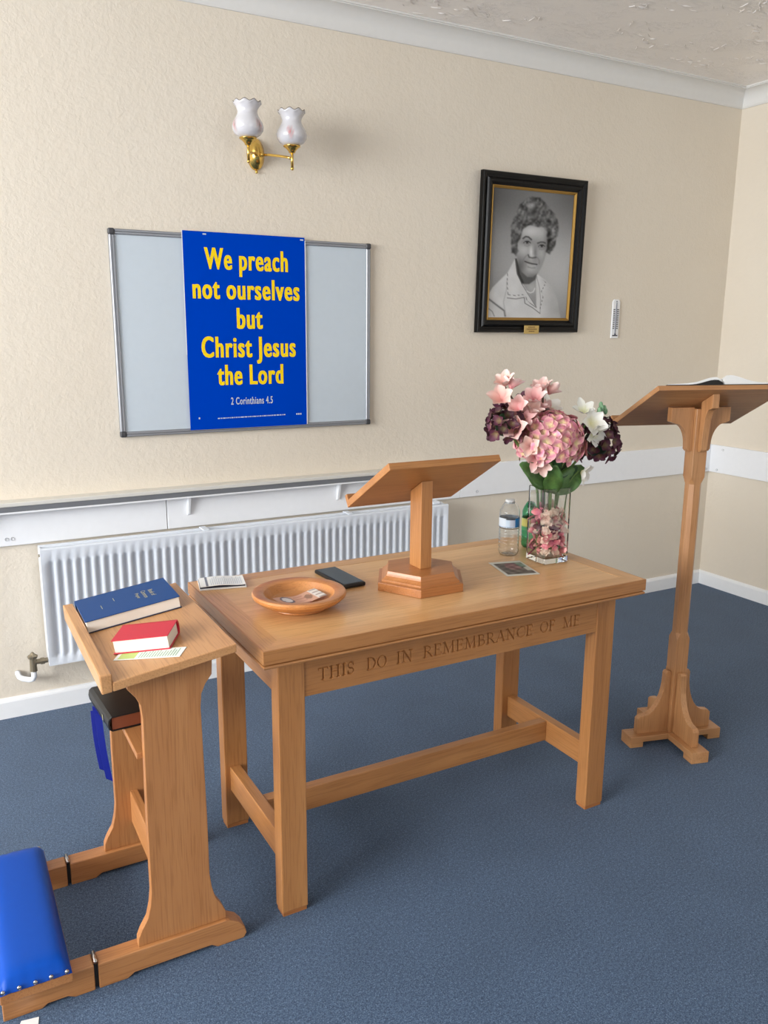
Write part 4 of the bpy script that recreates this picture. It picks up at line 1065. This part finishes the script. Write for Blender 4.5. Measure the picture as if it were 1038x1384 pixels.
bottle('water_bottle', 'clear plastic water bottle with blue and white label beside the vase', (1.350, -1.195, ZT), .186, .0335, 'bottle_plastic', lab1, 'cap_white', .096, .128)
def lab2(u, v): return (206, 200, 110) if .35 < v < .9 else (70, 150, 96)
bottle('green_bottle', 'green plastic bottle with yellow label half hidden behind the vase', (1.474, -1.148, ZT), .150, .028, 'green_plastic', lab2, 'bud_green', .060, .105)

# ------------------------------------------------------------------ vase
VX, VY = 1.418, -1.309; vh, hs_ = .243, .0485
va = thing('glass_vase', 'tall square clear glass vase filled with pink potpourri', 'vase', (VX, VY, ZT), (0, 0, -.02))
m = MB()
def sq(h, z, r=.006):
    out = []
    for k, (sx, sy) in enumerate(((1, 1), (-1, 1), (-1, -1), (1, -1))):
        for i in range(4):
            a = k * PI / 2 + i / 3 * PI / 2; out.append((sx * (h - r) + r * cos(a), sy * (h - r) + r * sin(a), z))
    return out
lv = [sq(hs_ - .002, 0), sq(hs_, .002), sq(hs_ , vh - .001), sq(hs_ - .001, vh), sq(hs_ - .0038, vh), sq(hs_ - .0045, vh - .001, .004), sq(hs_ - .0045, .020, .004), sq(hs_ - .008, .017, .004)]
for l in lv: m.v += l
n = 16
for j in range(len(lv) - 1):
    for i in range(n): m.f.append((j * n + i, j * n + (i + 1) % n, (j + 1) * n + (i + 1) % n, (j + 1) * n + i))
m.f += [tuple(range(n))[::-1], tuple(range((len(lv) - 1) * n, len(lv) * n))]
m.build('vase_body', 'vase_glass', va)

# petals -----------------------------------------------------------
def petal(m, cc, L, W, lift, curl, ang, base=(0, 0, 0), n=5, k=5, cup=.25):
    """petal growing along +x from the base, lifted by `lift`, then rotated about z by ang"""
    s = len(m.v); ca, sa = cos(ang), sin(ang)
    for i in range(n):
        t = i / (n - 1); wd = W * (sin(PI * min(1, .12 + t * .80)) ** .8)
        r = L * t; z = L * (lift * t + curl * t * t)
        for j in range(k):
            q = -1 + 2 * j / (k - 1)
            x = r * (1 - .10 * q * q * t); y = q * wd / 2; zz = z + cup * abs(q) ** 2 * wd * .5
            m.v.append((base[0] + x * ca - y * sa, base[1] + x * sa + y * ca, base[2] + zz)); cc.append((min(1, max(t * .85, abs(q) * t)), 0, 0, 1))
    for i in range(n - 1):
        for j in range(k - 1): a = s + i * k + j; m.f.append((a, a + 1, a + k + 1, a + k))
def floret_mesh(name, mat, np_, L, W, lift, curl, seed, cup=.25):
    r = random.Random(seed); m = MB(); cc = []
    for i in range(np_): petal(m, cc, L * r.uniform(.85, 1.1), W * r.uniform(.9, 1.1), lift + r.uniform(-.1, .15), curl + r.uniform(-.15, .15), 2 * PI * i / np_ + r.uniform(-.15, .15), (0, 0, r.uniform(0, .001)), 4, 5, cup)
    m.c = cc; return m.mesh(name, mat, True)
def place(me, name, parent, loc, normal, spin, scale=1.0):
    o = bpy.data.objects.new(name, me); COL.objects.link(o)
    q = Vector((0, 0, 1)).rotation_difference(Vector(normal).normalized())
    mt = Matrix.Translation(loc) @ q.to_matrix().to_4x4() @ Matrix.Rotation(spin, 4, 'Z') @ Matrix.Scale(scale, 4)
    if parent: o.parent = parent; mt = Matrix.Translation(-Vector(parent.location)) @ mt
    o.matrix_basis = mt
    return o
def stem(parent, pts, r, mat='stem_green'):
    P0 = [Vector(p) - Vector(parent.location) for p in pts]; out = []
    for i in range(len(P0) - 1):
        a = P0[max(i - 1, 0)]; b = P0[i]; c = P0[i + 1]; d = P0[min(i + 2, len(P0) - 1)]
        for k in range(5):
            t = k / 5; out.append(.5 * ((2 * b) + (c - a) * t + (2 * a - 5 * b + 4 * c - d) * t * t + (3 * b - a - 3 * c + d) * t ** 3))
    out.append(P0[-1])
    return MB().tube(out, r, 8).build('stem', mat, parent, smooth=True)
VB = ZT + .030
def flower(name, label, foot):
    return thing(name, label, 'flower', (VX + foot[0], VY + foot[1], VB))
def head_florets(parent, c, rad, meshes, count, cover=.25, scale=1.0, seed=1, name='floret'):
    r = random.Random(seed); g = PI * (3 - 5 ** .5)
    for i in range(count):
        t = 1 - (i + .5) / count * (1 + cover); s = math.sqrt(max(0, 1 - t * t)); a = g * i
        nv = Vector((s * cos(a), s * sin(a), t)); k = r.uniform(.90, 1.08)
        p = Vector(c) + Vector((nv.x * rad[0], nv.y * rad[1], nv.z * rad[2])) * k
        nn = (nv + Vector((r.uniform(-.3, .3), r.uniform(-.3, .3), r.uniform(-.3, .3)))).normalized()
        place(meshes[i % len(meshes)], name, parent, p, nn, r.uniform(0, 6), scale * r.uniform(.9, 1.12))
def leaf(parent, basep, tip, width, mat, droop=.02, name='leaf'):
    b = Vector(basep); t = Vector(tip); ax = t - b; L = ax.length; ax.normalize()
    side = ax.cross(Vector((-.45, -.80, .35))).normalized(); nrm = side.cross(ax).normalized()
    m = MB(); n, k = 9, 5
    for i in range(n):
        s = i / (n - 1); w = width * (sin(PI * min(.985, .06 + .90 * s)) ** .75) * (1 - .25 * s)
        for j in range(k):
            q = -1 + 2 * j / (k - 1)
            p = b + ax * (L * s) + side * (q * w / 2) + nrm * (abs(q) * w * .16 - droop * s * s + .003 * sin(s * 12 + q))
            m.v.append(tuple(p - Vector(parent.location)))
    for i in range(n - 1):
        for j in range(k - 1): a = i * k + j; m.f.append((a, a + 1, a + k + 1, a + k))
    o = m.build(name, mat, parent, smooth=True)
    sd = o.modifiers.new('solid', 'SOLIDIFY'); sd.thickness = .0008
    return o
HY = [floret_mesh('floret', 'petal_hydrangea', 4, .024, .025, .28, -.1, s) for s in (1, 2, 3)]
DK = [floret_mesh('dark_floret', 'petal_dark', 4, .022, .022, .45, .1, s, .4) for s in (4, 5, 6)]
OR = [floret_mesh('orchid_bloom', 'petal_orchid', 5, .040, .032, .95, .05, s, .55) for s in (7, 8)]
WH = [floret_mesh('white_bloom', 'petal_white', 5, .046, .038, .55, .1, s, .35) for s in (9, 10)]
def at(x, y, z): return (x, y, z)
# pink hydrangea
f = flower('hydrangea_stem', 'large round pink hydrangea head at the centre of the vase arrangement', (0, -.004))
hc = (1.398, -1.320, 1.156)
stem(f, [(VX, VY - .004, VB), (VX - .002, VY - .004, VB + .12), (1.412, -1.314, 1.10)], [.0055] * 11)
MB().ball((0, 0, 0), .070, 16, 10, (1.1, 1.0, .85)).shift(Vector(hc) - Vector(f.location)).build('head_core', 'pot_pink', f, smooth=True)
for o_ in f.children:
    if o_.name.startswith('head_core'):
        a_ = o_.data.color_attributes.new('Col', 'FLOAT_COLOR', 'POINT'); a_.data.foreach_set('color', np.tile(np.array([.2, 0, 0, 1], np.float32), len(o_.data.vertices)))
head_florets(f, hc, (.100, .096, .084), HY, 92, .5, 1.16, 3)
leaf(f, (1.386, -1.328, 1.018), (1.262, -1.375, 1.100), .078, 'leaf_green', .018)
leaf(f, (1.400, -1.334, .995), (1.372, -1.385, 1.085), .072, 'leaf_green', .012)
leaf(f, (1.420, -1.310, 1.040), (1.500, -1.300, 1.085), .070, 'leaf_dark', .01)
leaf(f, (1.418, -1.300, 1.050), (1.408, -1.340, 1.115), .070, 'leaf_dark', .01)
# dark hydrangea right
def dark(name, label, c, rad, count, foot, seed, via):
    f = flower(name, label, foot)
    stem(f, [(VX + foot[0], VY + foot[1], VB), via, c], [.0042] * 11, 'stem_green')
    MB().ball((0, 0, 0), 1.0, 12, 8, tuple(q * .7 for q in rad)).shift(Vector(c) - Vector(f.location)).build('head_core', 'leaf_dark', f, smooth=True)
    head_florets(f, c, rad, DK, count, .7, 1.0, seed)
    return f
d1 = dark('dark_hydrangea_stem', 'dark burgundy hydrangea leaning out at the right of the vase', (1.622, -1.290, 1.138), (.062, .060, .070), 46, (.026, .012), 5, (1.475, -1.298, 1.02))
dark('dark_hydrangea_stem', 'dark burgundy hydrangea hanging at the left under the pink orchid', (1.243, -1.290, 1.212), (.042, .042, .052), 30, (-.028, .014), 6, (1.372, -1.295, 1.03))
dark('dark_hydrangea_stem', 'small dark burgundy bloom tucked behind the pink orchid sprays', (1.378, -1.230, 1.262), (.032, .030, .028), 16, (-.006, .030), 7, (1.41, -1.275, 1.06))
leaf(d1, (1.425, -1.325, .990), (1.520, -1.345, 1.075), .085, 'leaf_green', .012)
leaf(d1, (1.440, -1.300, .985), (1.492, -1.345, 1.072), .055, 'leaf_dark', .012)
# pink orchid sprays
f = flower('orchid_spray', 'pale pink orchid spray reaching highest at the upper left of the vase', (-.022, -.010))
stem(f, [(VX - .022, VY - .010, VB), (1.380, -1.318, 1.03), (1.330, -1.325, 1.170), (1.268, -1.320, 1.265), (1.222, -1.310, 1.330)], [.0030] * 21, 'stem_brown')
r = random.Random(4)
for i, (x, z, nv) in enumerate(((1.208, 1.345, (-.5, -.6, .6)), (1.222, 1.336, (.3, -.5, .9)), (1.218, 1.300, (-.4, -.8, .0)), (1.262, 1.272, (-.5, -.7, .2)), (1.300, 1.262, (.1, -1, .3)), (1.284, 1.236, (-.1, -1, .0)), (1.312, 1.216, (.2, -1, -.2)), (1.266, 1.210, (-.5, -.8, -.2)))):
    place(OR[i % 2], 'bloom', f, (x, -1.325 + r.uniform(-.02, .02), z - .012), (nv[0] * 1.3, nv[1] * .6, nv[2] + .45), r.uniform(0, 6), r.uniform(.85, 1.15))
f = flower('orchid_spray', 'pale pink orchid spray standing just left of centre above the hydrangea', (-.010, .012))
stem(f, [(VX - .010, VY + .012, VB), (1.402, -1.295, 1.03), (1.385, -1.30, 1.20), (1.378, -1.30, 1.300)], [.0030] * 16, 'stem_brown')
for i, (x, z, nv) in enumerate(((1.372, 1.318, (-.3, -.5, .8)), (1.392, 1.312, (.5, -.4, .7)), (1.336, 1.290, (-.4, -.8, .4)), (1.352, 1.268, (.2, -.9, .4)), (1.330, 1.240, (-.4, -.9, .1)), (1.352, 1.222, (.1, -1, .2)))):
    place(OR[i % 2], 'bloom', f, (x, -1.315 + r.uniform(-.02, .02), z - .012), (nv[0] * 1.3, nv[1] * .6, nv[2] + .45), r.uniform(0, 6), r.uniform(.85, 1.15))
for i, (x, z, nv) in enumerate(((1.300, 1.150, (-.7, -.7, .1)), (1.318, 1.118, (-.5, -.8, -.2)), (1.334, 1.100, (-.2, -.9, -.4)))):
    place(OR[i % 2], 'bloom', f, (x, -1.350, z), nv, r.uniform(0, 6), .9)
# white orchids
f = flower('white_orchid', 'white orchid with green buds between the pink and right dark hydrangea', (.018, -.006))
stem(f, [(VX + .018, VY - .006, VB), (1.450, -1.305, 1.03), (1.510, -1.30, 1.12), (1.560, -1.30, 1.200)], [.0032] * 16)
for i, (x, y, z, nv, s) in enumerate(((1.552, -1.33, 1.206, (-.2, -.9, .3), 1.0), (1.560, -1.33, 1.178, (.1, -1, -.3), .95), (1.538, -1.31, 1.238, (-.3, -.5, .8), .85))):
    place(WH[i % 2], 'bloom', f, (x, y, z), nv, r.uniform(0, 6), s)
for i, (x, z) in enumerate(((1.572, 1.248), (1.586, 1.254), (1.600, 1.252), (1.610, 1.242), (1.585, 1.238), (1.596, 1.262))):
    MB().ball((0, 0, 0), .0085, 8, 6, (.8, .8, 1.3)).shift(Vector((x, -1.345 + .004 * i, z)) - Vector(f.location)).build('bud', 'bud_green', f, smooth=True)
f = flower('white_lily', 'white bloom peeping over the top of the pink hydrangea', (.006, .024))
stem(f, [(VX + .006, VY + .024, VB), (1.425, -1.275, 1.06), (1.418, -1.270, 1.24)], [.0030] * 11)
place(WH[0], 'bloom', f, (1.416, -1.275, 1.245), (.0, -.55, .8), .4, 1.05)
place(OR[0], 'bloom', f, (1.395, -1.285, 1.236), (-.4, -.6, .6), .4, 1.0)
f = flower('white_lily', 'white drooping bloom below the pink hydrangea above the vase rim', (.032, -.020))
stem(f, [(VX + .032, VY - .020, VB), (1.468, -1.335, 1.0), (1.500, -1.345, 1.058)], [.0026] * 11)
place(WH[1], 'bloom', f, (1.506, -1.350, 1.058), (.35, -.8, -.35), 1.1, .8)

# potpourri
def bud_mesh(name, mat, seed):
    r_ = random.Random(seed); m = MB(); cc = []
    m.ball((0, 0, .006), .0085, 10, 7, (1, 1, 1.1)); cc += [(.5, 0, 0, 1)] * len(m.v)
    for k in range(7):
        s0 = len(m.v); petal(m, cc, .015, .013, 1.0, -.55, k * 2.4 + r_.uniform(-.2, .2), (0, 0, -.003 + .001 * k), 4, 5, .5)
    m.c = cc; return m.mesh(name, mat, True)
def curl_mesh(name, mat, seed):
    m = MB(); cc = []; r_ = random.Random(seed)
    for k in range(3): petal(m, cc, .022 * r_.uniform(.8, 1.1), .019, .3 + .3 * r_.random(), .35, k * 2.1 + r_.uniform(-.3, .3), (0, 0, .001 * k), 5, 5, .6)
    m.c = cc; return m.mesh(name, mat, True)
PM = [(bud_mesh('rosebud', 'pot_pale', 1), 'pale pink dried rosebud in the potpourri inside the vase', 'rosebud', 'pale rosebuds in the vase'),
      (bud_mesh('rosebud', 'pot_pink', 2), 'deep pink dried rosebud in the potpourri inside the vase', 'rosebud', 'deep pink rosebuds in the vase'),
      (curl_mesh('petal_cluster', 'pot_pale', 3), 'pale curled dried petals in the potpourri inside the vase', 'petals', 'pale curled petals in the vase'),
      (curl_mesh('petal_cluster', 'pot_pink', 4), 'pink curled dried petals in the potpourri inside the vase', 'petals', 'pink curled petals in the vase'),
      (curl_mesh('petal_cluster', 'pot_dark', 5), 'burgundy curled dried petals in the potpourri inside the vase', 'petals', 'burgundy petals in the vase')]
r = random.Random(21)
lim = hs_ - .0045 - .0200
grid = []
for iz in range(8):
    for ix in range(3):
        for iy in range(3):
            if ix == 1 and iy == 1 and iz < 7: continue
            grid.append((-lim + ix * lim, -lim + iy * lim, .036 + iz * .0185))
for (gx_, gy_, gz_) in grid:
    k = r.choices(range(5), (3, 3, 4, 4, 3))[0]; me, lab, nm, grp = PM[k]
    jx, jy, jz = (r.uniform(-.004, .004) for _ in range(3))
    o = place(me, nm, None, (VX + max(-lim, min(lim, gx_ + jx)), VY + max(-lim, min(lim, gy_ + jy)), ZT + gz_ + jz), (gx_ * 60 + r.uniform(-.7, .7), gy_ * 60 + r.uniform(-.7, .7), r.uniform(-.2, .9)), r.uniform(0, 6), r.uniform(.98, 1.18))
    o['label'] = lab; o['category'] = 'potpourri'; o['group'] = grp

# scrap of paper on the carpet by the kneeler
sp = MB().prism([(-.262, -1.640), (-.216, -1.640), (-.210, -1.606), (-.246, -1.600)], 'z', .0004, .0012).build('paper_scrap', 'paper_white', off=(-.235, -1.62, 0)); sp.location = (-.235, -1.62, 0)
sp['label'] = 'scrap of white paper on the carpet by the kneeler'; sp['category'] = 'paper'
